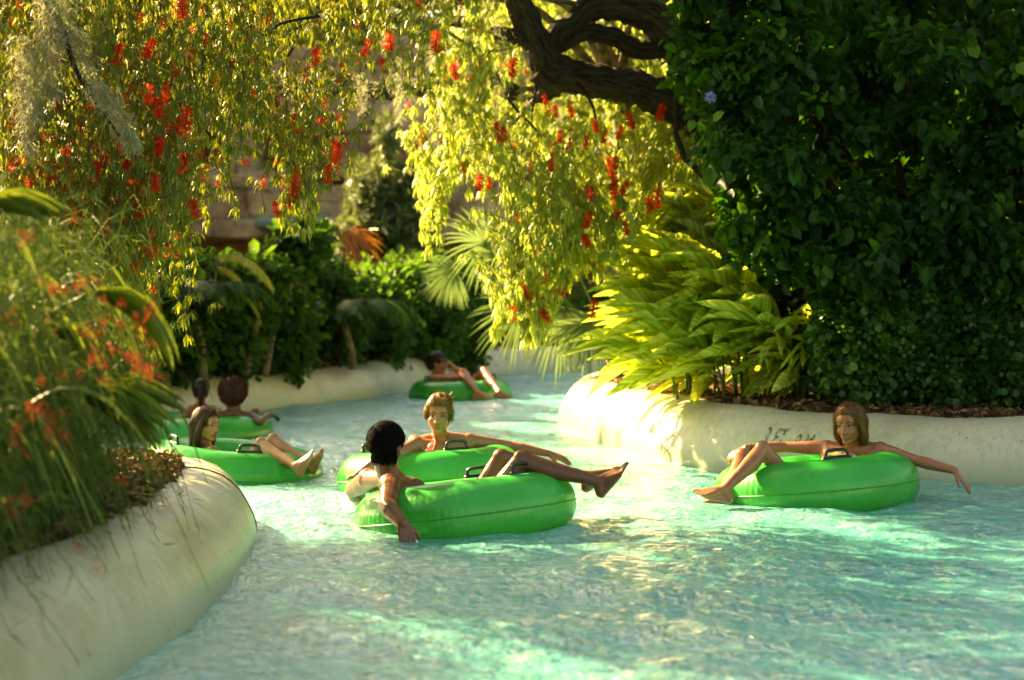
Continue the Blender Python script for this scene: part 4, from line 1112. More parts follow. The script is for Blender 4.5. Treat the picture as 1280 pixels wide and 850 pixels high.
def fan(acc, hub, d, n, rad, rays=26, spread=2.1, w=.016, droop=.25, tm=None):
    d = unit(d); n = unit(np.array(n, float) - d * (np.array(n, float) @ d)); t = np.cross(n, d)
    for i in range(rays):
        an = (i / (rays - 1) - .5) * 2 * spread * .5 * 2 / 2 + rng.normal() * .02
        v = d * math.cos(an) + t * math.sin(an)
        L = rad * (.82 + .18 * math.cos(an)) * rng.uniform(.9, 1.05)
        dr = droop * rng.uniform(.6, 1.5)
        ts = np.array([0.02, .3, .55, .8, 1.0]); ww = np.array([.35, .8, 1, .7, .08]) * w
        side = nrmz(np.cross(v, n))
        c = np.array(hub)[None] + v[None] * (ts * L)[:, None] + np.array([0, 0, -1.])[None] * (dr * L * ts ** 2.5)[:, None]
        V = np.stack([c + side * ww[:, None] + n * ww[:, None] * .5, c, c - side * ww[:, None] + n * ww[:, None] * .5], 1).reshape(-1, 3)
        Q = []
        for k in range(4):
            a = k * 3; b = a + 3; Q += [(a, b, b + 1, a + 1), (a + 1, b + 1, b + 2, a + 2)]
        acc.add(V, Q, r=rng.random() * .8)


def pinnate(acc, base, d, up, L, nl=26, ll=.3, w=.018, droop=.5):
    d = unit(d); up = unit(up)
    ts = np.linspace(0, 1, nl)
    c = np.array(base)[None] + d[None] * (ts * L)[:, None] + up[None] * (np.sin(ts * 2.2) * L * .25)[:, None] - np.array([0, 0, 1.]) * (droop * L * ts ** 2)[:, None]
    tan = nrmz(np.gradient(c, axis=0)); sd = nrmz(np.cross(tan, up + 0 * tan))
    for sg in (-1, 1):
        dirs = sd * sg + tan * .55 + np.array([0, 0, -.35]); s = ll * np.sin(ts * 2.7 + .35)
        acc.scatter(T_NARROW, c, dirs, np.tile(up, (nl, 1)), np.stack([np.clip(s, .05, 1), np.full(nl, w), np.full(nl, .3)], -1))
    acc.tube(c[::3], .008, 5)


def tree(name, label, cat, blobs, trunk, mat, ncl, nper, size, group=None, barkm='bark', tm=T_OVAL, **kw):
    t = thing(name, label, cat, group)
    a = Acc(); cloud(a, blobs, ncl, nper, size, tm, **kw); a.build('crown', M[mat], t)
    if trunk is not None:
        a = Acc(); b0 = np.array(trunk[0], float); r0 = trunk[1]
        cm = np.mean([np.array(tuple(b[0])) for b in blobs], 0)
        mid = np.array([b0[0] * .6 + cm[0] * .4, b0[1] * .6 + cm[1] * .4, b0[2] + (cm[2] - b0[2]) * .55])
        pts = catmull([b0, b0 * .6 + mid * .4 + [.05, 0, 0], mid], 6); a.tube(pts, np.linspace(r0, r0 * .7, len(pts)), 10, wob=.08)
        a.build('trunk', M[barkm], t, smooth=True)
        a = Acc()
        for b in blobs[:14]:
            e = np.array(tuple(b[0])); m2 = mid * .5 + e * .5 + rng.normal(size=3) * .12 * np.linalg.norm(e - mid)
            pts = catmull([mid - [0, 0, .02], m2, e], 6); a.tube(pts, np.linspace(r0 * .5, r0 * .12, len(pts)), 6, wob=.08)
        a.build('branches', M[barkm], t, smooth=True)
    return t

# ---- the live oak whose limbs cross the top of the view
oak = thing('oak_tree', 'gnarled dark oak with thick bare limbs bending across the top of the view', 'tree')
def limb(name, pts, rad, seg=14):
    pp = catmull([P(*q) if len(q) == 3 and q[2] > 5 and q[0] > 20 else q for q in pts], 8)
    rr = np.interp(np.linspace(0, 1, len(pp)), np.linspace(0, 1, len(rad)), rad)
    nn = snoise(pp, .5) * .02
    pp = pp + np.column_stack([nn, nn * .6, -nn])
    a = Acc(); a.tube(pp, rr * (1 + .06 * np.sin(np.arange(len(pp)) * 1.3)), seg, wob=.09)
    return a.build(name, M['bark'], oak, smooth=True)
limb('trunk', [(985, 560, 15.9), (970, 420, 15.7), (930, 300, 15.5), (905, 210, 15.3), (870, 150, 15.1)], [.26, .22, .20, .18, .15])
limb('limb', [(905, 215, 15.3), (868, 150, 15.1), (835, 128, 14.9), (800, 112, 14.8), (760, 103, 14.7), (722, 97, 14.6), (690, 92, 14.5), (672, 80, 14.45)], [.18, .17, .155, .15, .145, .14, .16, .13])
limb('limb', [(692, 100, 14.5), (672, 60, 14.45), (655, 20, 14.4), (640, -20, 14.3), (625, -70, 14.2)], [.145, .13, .115, .10, .09])
limb('limb', [(925, 190, 15.4), (890, 110, 15.2), (850, 62, 15.0), (815, 22, 14.9), (775, 8, 14.8), (735, 12, 14.7), (705, 35, 14.6), (682, 70, 14.5)], [.18, .17, .165, .155, .13, .105, .09, .08])
limb('limb', [(845, 60, 15.0), (800, 62, 14.9), (765, 46, 14.8), (730, 42, 14.7), (700, 58, 14.6), (680, 80, 14.5)], [.08, .085, .08, .07, .065, .06], 10)
limb('limb', [(680, 70, 14.45), (655, 48, 14.4), (620, 40, 14.4), (585, 30, 14.5), (545, 28, 14.6), (505, 26, 14.7), (462, 18, 14.8), (430, 2, 15), (400, -20, 15)], [.08, .075, .06, .05, .045, .04, .035, .03, .02], 10)
limb('limb', [(700, 112, 15.0), (660, 118, 15.1), (600, 104, 15.2), (540, 108, 15.4), (480, 112, 15.6), (420, 112, 15.7), (370, 108, 15.8), (325, 118, 15.9), (270, 132, 16), (215, 130, 16.2)], [.07, .07, .075, .08, .085, .085, .08, .06, .04, .02], 10)
limb('limb', [(700, -30, 14.4), (600, -14, 14.6), (540, 5, 14.8), (500, 2, 15), (440, -20, 15.2)], [.09, .08, .07, .06, .05], 10)
for pts in ([(460, 18, 14.8), (430, 24, 14.6), (395, 28, 14.4), (372, 36, 14.2), (350, 60, 14.0), (335, 95, 13.9)], [(545, 60, 15), (515, 75, 14.8), (490, 92, 14.6)], [(560, 40, 14.7), (600, 62, 14.6), (640, 60, 14.5)],
            [(372, 36, 14.2), (360, 70, 14.1), (342, 110, 14.0), (338, 130, 14)], [(620, 90, 14.6), (640, 130, 14.6), (668, 160, 14.5), (690, 190, 14.4)], [(430, 2, 15), (405, 22, 14.6), (380, 12, 14.4), (330, 18, 14.2)],
            [(668, 100, 14.5), (667, 130, 14.4), (664, 160, 14.4)], [(720, 100, 14.5), (740, 130, 14.2), (748, 165, 14.0)]):
    limb('twig', pts, [.016, .012, .005], 6)
a = Acc()
for (px, y0, y1, Y, w_, n) in ((600, -40, 110, 14.2, 42, 1500), (622, 20, 175, 14.2, 26, 900), (575, 60, 190, 14.3, 18, 500), (500, 70, 150, 14.8, 20, 500), (655, 60, 130, 14.1, 14, 300), (540, -20, 80, 14.6, 25, 500),
                           (545, 100, 240, 14.4, 12, 300), (452, 90, 150, 15.3, 16, 350), (400, 110, 165, 15.4, 12, 260), (372, 100, 140, 15.5, 12, 200), (700, 120, 165, 14.3, 10, 200), (480, -20, 60, 14.8, 30, 500), (860, 100, 200, 14.7, 14, 250)):
    moss(a, px, y0, y1, Y, w_, n)
# a crust of moss and lichen along the horizontal limb
n = 420; xx = rng.uniform(300, 560, n)
a.scatter(T_NARROW, PA(xx, 112 + rng.normal(size=n) * 7, 15.4 + rng.normal(size=n) * .05), rng.normal(size=(n, 3)) + [0, 0, -.6], rng.normal(size=(n, 3)), np.tile(np.array([.05, .006, .05]), (n, 1)))
a.build('hanging_moss', M['moss'], oak)
a = Acc()
cloud(a, [((-1.6, 14.0, 5.2), (1.5, 1.4, .8)), ((-.2, 14.8, 5.5), (1.6, 1.5, .8)), ((1.4, 14.0, 5.3), (1.5, 1.5, .9)), ((2.9, 13.6, 5.6), (1.6, 1.8, 1.0)), ((.4, 13.0, 4.9), (1.3, 1.0, .6)),
          ((4.5, 14.6, 5.4), (1.8, 1.8, 1.1)), ((-3.4, 15.4, 5.3), (1.2, 1.0, .6)), ((-1.4, 15.8, 5.6), (1.2, 1.0, .6))], 4200, 9, .11, T_OVAL, spread=.12, droop=.2, gap=.45, gapwl=.9, shell=.7)  # leftmost blob added out of view to block sun on the right tube
a.build('crown', M['oak_leaf'], oak)

# ---- weeping bottlebrush trees
def flowers_on(t, bots, n_obj, pts, sc=(.8, 1.25), stuff=120):
    q = list(pts)
    for k in range(max(0, n_obj - len(q))):
        tp, bt = bots[rng.integers(len(bots))]; f = rng.uniform(.35, 1.0); q.append(tuple(np.array(tp) * (1 - f) + np.array(bt) * f))
    for p_ in q[:n_obj]: put('flower', FLOWER, t, p_, rng.uniform(*sc))
    a = Acc(); V = np.zeros(len(FLOWER.vertices) * 3, np.float32); FLOWER.vertices.foreach_get('co', V); V = V.reshape(-1, 3)[:400]
    for k in range(stuff):
        tp, bt = bots[rng.integers(len(bots))]; f = rng.uniform(.1, .9); c_ = np.array(tp) * (1 - f) + np.array(bt) * f
        nn_ = 34; ph = rng.random(nn_) * 6.28; tt = rng.random(nn_)
        a.scatter(T_NARROW, c_ + np.stack([0 * ph, 0 * ph, (tt - .5) * .07], -1), np.stack([np.cos(ph), np.sin(ph), -.3 + 0 * ph], -1), rng.normal(size=(nn_, 3)), np.tile(np.array([.028, .007, .01]), (nn_, 1)))
    o = a.build('small_flowers', M['red_flower'], t); o['kind'] = 'stuff'

lt = thing('bottlebrush_tree', 'weeping bottlebrush with red flowers forming the hanging curtain at upper left', 'tree')
leaf, twig, bots = Acc(), Acc(), []
Z_LEFT = [(-60, 60, -60, 280, 350, 8.6, 10.4, 150), (60, 150, -60, 290, 370, 8.8, 10.5, 125), (140, 185, -60, 330, 440, 9.0, 10.5, 46), (158, 176, 250, 470, 500, 9.4, 9.8, 5), (180, 235, -60, 230, 320, 9.2, 10.6, 56),
          (222, 236, 200, 380, 430, 10.0, 10.4, 3), (235, 335, -60, 110, 185, 9.6, 11.4, 42), (240, 330, 120, 215, 280, 10.0, 11.0, 8), (340, 405, -60, 150, 225, 10.2, 11.6, 20), (348, 400, 150, 230, 290, 10.4, 11.2, 16), (405, 440, -60, 150, 228, 10.4, 11.8, 9), (430, 530, -60, 55, 105, 11, 13, 22),
          (-60, 340, -60, 60, 150, 9.6, 12.6, 150), (340, 560, -60, 0, 55, 11, 12.6, 26)]
weep(leaf, twig, Z_LEFT, .066, bots, 2.1)
crownL = [((-3.4, 10.6, 4.7), (1.3, 1.3, .8)), ((-4.6, 9.4, 4.4), (1.3, 1.4, .9)), ((-1.6, 10.6, 4.9), (1.0, 1.0, .6)), ((-3.0, 8.8, 4.6), (1.2, 1.2, .7))]
cloud(leaf, crownL, 2600, 12, .06, T_NARROW, spread=.10, droop=.7, width=.2, gap=.45, gapwl=.8)
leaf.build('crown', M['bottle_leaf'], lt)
a = Acc(); b0 = np.array([-3.3, 9.3, .3]); a.tube(catmull([b0, (-3.25, 9.4, 1.6), (-3.1, 9.7, 2.9), (-2.9, 10, 3.9)], 7), np.linspace(.15, .10, 22), 10, wob=.1); a.build('trunk', M['bark_pale'], lt, smooth=True)
for e in ((-1.2, 11.0, 4.1), (-.4, 11.8, 3.9), (-4.4, 9.6, 4.0), (-2.2, 9.2, 4.2), (-2.0, 10.6, 3.6)):
    a = Acc(); pts = catmull([(-2.95, 9.95, 3.7), (np.array((-2.95, 9.95, 3.7)) + np.array(e)) / 2 + [0, 0, .3], e], 7); a.tube(pts, np.linspace(.07, .02, len(pts)), 7, wob=.1); a.build('branch', M['bark_pale'], lt, smooth=True)
a = Acc(); a.tube(catmull([P(20, -60, 8.5), P(60, 10, 8.5), P(78, 35, 8.5), P(92, 80, 8.45), P(112, 118, 8.45), P(150, 170, 8.4)], 6), np.linspace(.022, .006, 31), 6, wob=.1); a.build('branch', M['bark'], lt, smooth=True)
for zz in ([(20, 15), (60, 22), (110, 30), (170, 55)], [(300, 20), (330, 45), (350, 30), (400, 20)], [(180, 140), (200, 125), (212, 118)]):
    a = Acc(); a.tube(catmull([P(x_, y_, 10.4) for x_, y_ in zz], 6), .010, 5, wob=.1); a.build('twig', M['bark'], lt)
twig.build('twigs', M['twig'], lt)
a = Acc()
for (px, y0, y1, Y, w_, n, ln) in ((62, -30, 120, 8.45, 24, 1100, 0), (25, 40, 190, 8.45, 26, 900, 10), (35, 60, 150, 8.4, 14, 500, 12), (120, 100, 180, 8.4, 22, 900, 45), (90, 30, 120, 8.45, 18, 500, 30), (150, 160, 185, 8.9, 10, 200, 20), (5, 20, 240, 9.3, 14, 600, 0), (75, -30, 60, 8.45, 30, 600, 0)):
    moss(a, px, y0, y1, Y, w_, n, ln)
a.build('hanging_moss', M['moss'], lt)
FP = [(270, 98), (147, 69), (68, 72), (55, 92), (62, 105), (73, 134), (4, 120), (30, 195), (48, 200), (55, 210), (85, 215), (65, 220), (142, 231), (108, 241), (167, 238), (98, 317), (144, 304), (212, 158), (222, 162), (234, 148), (200, 178), (202, 186), (249, 187), (193, 229), (185, 118), (196, 134),
      (208, 118), (315, 42), (318, 117), (370, 155), (401, 152), (422, 186), (420, 192), (368, 218), (362, 240), (412, 218), (344, 262), (188, 60), (225, 8), (190, 318), (186, 300), (30, 250), (50, 262), (75, 265), (20, 225), (120, 210), (60, 165), (100, 165), (165, 460), (172, 478), (175, 265), (130, 280), (90, 285), (150, 180), (15, 150), (230, 205), (110, 130), (460, 62), (395, 76), (490, 55), (568, 90), (545, 50), (640, 85), (20, 180), (12, 205), (38, 225), (75, 245), (95, 262), (40, 285), (125, 255), (150, 265), (160, 215), (118, 190), (82, 190), (5, 230), (135, 330), (170, 335)]
pts = [tuple(P(x_ + rng.normal() * 1.5, y_ + rng.normal() * 1.5, rng.uniform(9.0, 9.4) if x_ < 240 else rng.uniform(10.3, 10.7))) for x_, y_ in FP]
flowers_on(lt, bots, 99, pts, (.95, 1.45), 420)

rt = thing('bottlebrush_tree', 'sunlit weeping bottlebrush hanging over the river in front of the fan palm', 'tree')
leaf, twig, bots = Acc(), Acc(), []
Z_RIGHT = [(520, 556, -60, 220, 315, 13.4, 14.6, 36), (556, 625, -60, 170, 235, 13.4, 15.0, 55), (618, 715, 200, 320, 415, 13.0, 14.3, 84), (640, 700, 200, 380, 420, 13.2, 14.0, 20), (690, 800, 235, 290, 345, 13.2, 14.6, 70), (690, 800, 150, 240, 300, 14.8, 16, 50), (780, 870, 170, 220, 275, 14.2, 15.6, 46),
           (560, 660, -60, 120, 210, 15.2, 17, 80), (660, 860, -60, 140, 240, 15.4, 17, 130), (612, 660, 290, 350, 400, 13.2, 14.2, 14)]
weep(leaf, twig, Z_RIGHT, .094, bots, 1.25)
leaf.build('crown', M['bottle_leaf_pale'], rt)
a = Acc(); a.tube(catmull([(1.25, 16.4, .35), (1.2, 16.4, 1.5), (1.05, 16.3, 2.6), (.9, 16.2, 3.6), (.6, 16.1, 4.4)], 6), np.linspace(.13, .07, 25), 10, wob=.1); a.build('trunk', M['bark_pale'], rt, smooth=True)
for e in ((-.5, 14.6, 3.7), (.3, 14.2, 3.6), (1.1, 15, 3.8), (.1, 15.8, 3.9), (0.0, 14.2, 2.6)):
    a = Acc(); pts = catmull([(1.0, 16.25, 3.0), (np.array((1.0, 16.25, 3.0)) + np.array(e)) / 2 + [0, 0, .35], e], 7); a.tube(pts, np.linspace(.06, .012, len(pts)), 7, wob=.1); a.build('branch', M['bark_pale'], rt, smooth=True)
twig.build('twigs', M['twig'], rt)
FP = [(714, 140), (700, 168), (712, 182), (694, 186), (732, 178), (755, 172), (790, 152), (770, 200), (760, 205), (768, 225), (740, 240), (770, 242), (737, 272), (773, 268), (822, 248), (812, 256), (732, 300), (628, 170), (622, 160), (640, 343), (657, 363), (640, 392), (700, 362), (682, 398), (692, 140), (612, 228), (790, 150), (775, 165), (702, 355), (742, 385), (673, 318), (600, 232), (735, 240), (782, 236), (680, 125), (745, 160), (828, 140)]
pts = [tuple(P(x_ + rng.normal() * 1.5, y_ + rng.normal() * 1.5, rng.uniform(13.2, 13.6))) for x_, y_ in FP]
flowers_on(rt, bots, 90, pts, (1.0, 1.6), 130)

# ---- right side: broad-leaved tree-shrub, small-leaved shrub, ginger, fan palm
B_R = [px_blob(925, 50, 12.5, 85, 90, .5), px_blob(985, 175, 12.4, 95, 110, .5), px_blob(935, 225, 12.7, 60, 85, .4), px_blob(1090, 80, 12.5, 150, 120, .7), px_blob(1220, 150, 12.4, 150, 150, .7), px_blob(1110, 250, 12.6, 110, 90, .6),
       px_blob(975, 300, 12.7, 48, 62, .4), px_blob(1235, 300, 12.5, 100, 82, .6), px_blob(880, 95, 12.6, 38, 55, .3), px_blob(1150, -20, 12.9, 260, 90, .9), px_blob(890, -15, 12.8, 70, 45, .5), px_blob(1060, 330, 12.6, 70, 55, .5), px_blob(1330, 200, 12.4, 120, 180, .8)]
B_big = B_R; B_R = []
for c_, r_ in B_big:
    c_ = np.array(tuple(c_))
    for k in range(8):
        d_ = rand_dirs(1)[0]; d_[1] = -abs(d_[1]) * .6; q = c_ + d_ * np.array(r_) * rng.uniform(.5, 1.3); s_ = rng.uniform(.09, .26)
        B_R.append((q, (s_ * rng.uniform(1, 1.8), s_, s_ * rng.uniform(.6, 1.2))))
B_R = [(c_ + Vector((0, .3, 0)), tuple(np.array(r_) * .62)) for c_, r_ in B_big] + B_R
br = tree('broadleaf_tree', 'dark glossy broad-leaved tree filling the upper right corner above the wall', 'tree', B_R, ((3.0, 13.0, .38), .09), 'broad_leaf', 8200, 6, .090, cull=lambda p: (640 + FPX * p[:, 0] / p[:, 1]) > np.interp(HORY + FPX * (CAMH - p[:, 2]) / p[:, 1], [0, 100, 150, 200, 260, 330, 380, 400], [845, 838, 862, 872, 900, 915, 955, 990]) + 14 * snoise(p, .5), spread=.075, droop=.5, width=.66, gap=1.0, gapwl=.5, shell=.6, out=.45)
a = Acc(); n = 60; d_ = rand_dirs(n); c_ = np.array(P(888, 122, 11.95)); a.scatter(T_NARROW, np.tile(c_, (n, 1)), d_ + [0, -.3, 0], rng.normal(size=(n, 3)), np.tile(np.array([.048, .016, .02]), (n, 1)))
a.build('violet_flower', M['violet_flower'], br)
B_S = [px_blob(1085, 425, 12.65, 75, 80, .4), px_blob(1180, 445, 12.8, 100, 72, .45), px_blob(1270, 450, 12.75, 80, 70, .5), px_blob(1040, 445, 13.0, 34, 48, .3), px_blob(1130, 360, 12.9, 90, 60, .5), px_blob(1240, 380, 12.9, 90, 55, .5)]
tree('shrub', 'bushy small-leaved green shrub on the right bank beneath the glossy tree', 'shrub', B_S, ((2.75, 13.0, .38), .05), 'small_leaf', 9000, 8, .042, spread=.055, droop=.15, width=1.0, gap=.5, gapwl=.35, shell=.4)
# masses behind them on the peninsula
for px, py, Y, rx, rz, lab in ((1120, 300, 14.6, 210, 210, 'deep green shrub behind the small-leaved shrub'), (1290, 330, 14.8, 160, 220, 'tall dark shrub at the right edge behind the glossy tree'), (960, 340, 16.2, 80, 130, 'dark shrub standing behind the variegated ginger'), (860, 330, 18.2, 80, 110, 'shaded bush behind the ginger and the fan palm'),
                               (1120, 60, 15.5, 260, 160, 'dense tree crown behind the glossy tree at the top right')):
    z0 = .39; b = px_blob(px, py, Y, rx, rz)
    tree('shrub', lab, 'shrub', [b], ((b[0].x, Y, z0), .06), 'broad_leaf', int(rx * rz / 22), 6, .13, spread=.12, gap=.2, shell=.4, group='dark shrubs on the right bank')

g = thing('ginger_plant', 'yellow striped variegated ginger leaning over the sunlit bend of the right wall', 'plant')
gl, gs = Acc(), Acc()
for i in range(36):
    fx = rng.random()
    b0 = np.array([1.25 + fx * 1.25, 13.35 + rng.random() * 1.3 - fx * .3, .38])
    az = R(rng.normal(195, 48)); hgt = rng.uniform(.55, 1.5) * (1 if fx < .6 else .75); reach = rng.uniform(.12, .5)
    o2 = np.array([math.cos(az), math.sin(az) * .8 - .15, 0]); ts = np.linspace(0, 1, 9)
    c = b0 + np.outer(ts ** 1.0 * (1 - .22 * ts ** 2), [0, 0, hgt]) + np.outer(ts ** 1.9, o2 * reach)
    gs.tube(c, np.linspace(.011, .005, 9), 5, r=.6)
    nl = int(5 + hgt * 6)
    tt = np.linspace(.32, 1.0, nl)
    pos = np.stack([np.interp(tt, ts, c[:, k]) for k in range(3)], -1); tan = nrmz(np.stack([np.interp(tt, ts, np.gradient(c[:, k])) for k in range(3)], -1))
    sd = nrmz(np.cross(tan, [0, 0, 1.]) + 1e-4); sg = np.where(np.arange(nl) % 2, 1, -1)[:, None]
    cen = np.array([2.0, 14.2, .75])
    d_ = nrmz(pos - cen) * .75 + o2 * .35 + np.array([-.45, -.2, .02]) + sd * sg * .3 + rng.normal(size=(nl, 3)) * .22
    L = rng.uniform(.46, .78, nl); wd = L * rng.uniform(.058, .085, nl)
    gl.scatter(T_LONG, pos, d_, np.tile([0, 0, 1.], (nl, 1)) + rng.normal(size=(nl, 3)) * .35 + sd * sg * .3, np.stack([L, wd, L * rng.uniform(.2, .9, nl)], -1))
for i in range(26):   # the tall upper sprays
    b0 = np.array([1.9 + rng.random() * .5, 13.9 + rng.random() * .7, .4]); hgt = rng.uniform(1.5, 1.95); reach = rng.uniform(.5, .95)
    o2 = np.array([-1, rng.normal() * .3, 0]); ts = np.linspace(0, 1, 9); c = b0 + np.outer(ts * (1 - .18 * ts ** 2), [0, 0, hgt]) + np.outer(ts ** 2, o2 * reach); gs.tube(c, np.linspace(.012, .005, 9), 5)
    nl = 7; tt = np.linspace(.6, 1, nl); pos = np.stack([np.interp(tt, ts, c[:, k]) for k in range(3)], -1)
    gl.scatter(T_LONG, pos, o2 + rng.normal(size=(nl, 3)) * .4 + [0, 0, .05], np.tile([0, 0, 1.], (nl, 1)) + rng.normal(size=(nl, 3)) * .4, np.stack([rng.uniform(.3, .46, nl), rng.uniform(.035, .05, nl), np.full(nl, .4)], -1))
gl.build('leaves', M['ginger_leaf'], g, smooth=True); gs.build('stems', M['fire_stem'], g)

fp = thing('fan_palm', 'grey green fan palm with spiky fronds drooping over the river beside the wall end', 'palm')
base = np.array([1.05, 17.9, .38])
for (px, py, Y, dx, dz, rd) in ((608, 305, 18.6, -.5, .3, .62), (705, 385, 17.6, -.2, -.8, .62), (655, 385, 18.2, -.9, -.4, .6), (640, 330, 18.6, -.7, .3, .5), (735, 400, 17.4, .1, -.9, .5), (690, 300, 18.6, .1, .9, .55), (760, 350, 17.8, .7, .4, .5), (570, 340, 19, -.8, -.3, .4)):
    h_ = np.array(P(px, py, Y)); a = Acc(); pts = catmull([base + [0, 0, .1], (base + h_) / 2 + [0, 0, .25], h_], 5); a.tube(pts, .011, 5); fr = a.build('petiole', M['fire_stem'], fp)
    a = Acc(); fan(a, h_, (dx, -.25, dz), (.2, -.8, .4), rd, 34, 4.6 if px == 608 else 3.2, .013, .22); a.build('frond', M['fan_leaf'], fp)
a = Acc(); a.tube([base - [0, 0, .05], base + [0, 0, .25]], [.10, .08], 10, wob=.15); a.build('trunk', M['bark_pale'], fp)

# ---- background shrubs behind the far wall
bgs = [(200, 400, 17.6, 62, 82), (262, 392, 18.6, 70, 92), (335, 400, 19.6, 62, 82), (395, 385, 21.4, 66, 92), (455, 395, 22.4, 60, 82), (515, 390, 23.6, 62, 88), (565, 385, 25.5, 55, 88), (300, 365, 22.5, 90, 52), (420, 365, 24.5, 80, 50), (520, 355, 26.5, 70, 60),
       (225, 355, 20, 60, 50), (620, 400, 28.5, 70, 50), (700, 405, 29, 90, 48), (790, 395, 29.5, 90, 60), (140, 390, 16.6, 70, 100), (60, 380, 16.4, 90, 120), (-30, 380, 16.2, 90, 120)]
looks = ['dark rounded shrub', 'leafy dark green shrub', 'low bushy shrub', 'upright green shrub']
places = ['behind the far wall above the ponytailed girl', 'behind the far wall above the curly-haired person', 'just right of the thin leaning trunk', 'below the orange fronds behind the far wall', 'left of the far tube behind the wall', 'directly behind the far tube person', 'beside the fan palm behind the far wall', 'under the yellow palm frond and rock ledge', 'below the blue painted rock', 'below the conifer by the rock ledge',
          'under the left end of the rock ledge', 'with yellow tips right of the far tube', 'behind the drooping fan palm', 'beyond the end of the right wall', 'behind the girl with long brown hair', 'hidden behind the left palm leaves', 'past the left edge behind the bottlebrush curtain']
for i, (px, py, Y, rx, rz) in enumerate(bgs):
    b = px_blob(px, py + 12, Y, rx, rz * .88)
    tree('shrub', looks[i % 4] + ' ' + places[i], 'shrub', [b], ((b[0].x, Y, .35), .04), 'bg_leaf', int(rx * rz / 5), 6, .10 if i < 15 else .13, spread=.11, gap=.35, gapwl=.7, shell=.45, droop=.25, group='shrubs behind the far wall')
# thin trunks leaning among them
for i, (p0, p1, p2, lab) in enumerate((((330, 470, 18.9), (345, 400, 19), (375, 330, 19.2), 'thin leaning grey trunk among the background shrubs'), ((305, 470, 18.4), (318, 420, 18.4), (322, 370, 18.6), 'slim upright trunk left of the leaning one'))):
    t = thing('slender_tree', lab, 'tree'); a = Acc(); a.tube(catmull([P(*p0), P(*p1), P(*p2)], 8), np.linspace(.05, .03, 17), 8, wob=.1); a.build('trunk', M['bark_pale'], t, smooth=True)
    a = Acc(); cloud(a, [px_blob(p2[0], p2[1] - 20, p2[2], 34, 26)], 160, 6, .12, spread=.1); a.build('crown', M['bg_leaf'], t)
# small feather palms, orange and yellow fronds
def small_palm(label, px, py, Y, mat, n, L, zb=.35, ll=.28, w=.02, droop=.6, spread=1.0, nm='palm', cat='palm'):
    t = thing(nm, label, cat); hb_ = np.array(P(px, py, Y)); base = np.array([hb_[0] + .1, Y + .1, zb])
    a = Acc(); a.tube([base, hb_ * .5 + base * .5 + [.03, 0, 0], hb_], [.05, .04, .035], 8, wob=.15); a.build('trunk', M['bark_pale'], t)
    a = Acc()
    for k in range(n):
        az = rng.uniform(0, 6.28); pinnate(a, hb_, (math.cos(az) * spread, math.sin(az) * spread, .45), (0, 0, 1), L * rng.uniform(.8, 1.1), 26, ll, w, droop)
    a.build('fronds', M[mat], t); return t
t = thing('palm', 'small palm with one arching yellow frond before the shadowed shrubs', 'palm')
a = Acc(); pinnate(a, P(272, 322, 17.6), (.55, 0, -.12), (.1, 0, 1), .55, 30, .24, .024, .55); pinnate(a, P(272, 335, 17.7), (.5, .1, -.35), (.1, 0, 1), .5, 26, .2, .022, .7); a.build('fronds', M['yellow_leaf'], t)
a = Acc(); q_ = P(272, 322, 17.65); a.tube([(q_.x - .15, 17.8, .35), (q_.x - .08, 17.75, 1.0), tuple(q_)], [.02, .016, .008], 6); a.build('stem', M['bark_pale'], t)
small_palm('green feather palm among the shrubs at left', 240, 385, 17.3, 'bg_leaf', 13, .9, w=.03)
small_palm('feather palm in the shade right of the leaning trunk', 430, 405, 20.5, 'bg_leaf', 13, 1.0, w=.03)
ob_ = thing('orange_plant', 'bright orange drooping fronds below the blue painted rock', 'plant')
a = Acc(); h_ = np.array(P(432, 294, 20.2)); a.tube([(h_[0] - .12, 20.7, .35), (h_[0] - .08, 20.5, 1.3), h_], [.012, .010, .007], 6); a.build('stem', M['bark'], ob_)
a = Acc()
for k in range(9):
    dk = unit((.8 + rng.normal() * .25, -.2 + rng.normal() * .35, .15 + rng.normal() * .3))
    fan(a, h_ + rng.normal(size=3) * .03, dk, (.3, -.8, .4), rng.uniform(.28, .48), 7, .7, .008, .55)
a.build('leaves', M['orange_leaf'], ob_)
# conifer-like shrub in front of the rock
t = thing('conifer', 'spiky grey green conifer in front of the rock ledge', 'tree')
a = Acc(); cloud(a, [px_blob(482, 172, 25.5, 12, 32), px_blob(480, 240, 25.5, 36, 44), px_blob(495, 285, 25.4, 60, 36), px_blob(510, 255, 25.6, 32, 32), px_blob(446, 250, 25.5, 12, 55), px_blob(455, 300, 25.4, 50, 30)], 520, 30, .17, T_NARROW, spread=.03, droop=-.1, width=.13, out=.25, shell=.6)
a.build('crown', M['needle'], t); a = Acc(); q_ = P(485, 300, 25.6); a.tube([(q_.x, 25.6, .3), (q_.x, 25.6, 2.0), tuple(P(485, 150, 25.6))], [.10, .08, .03], 8, wob=.1); a.build('trunk', M['bark'], t)

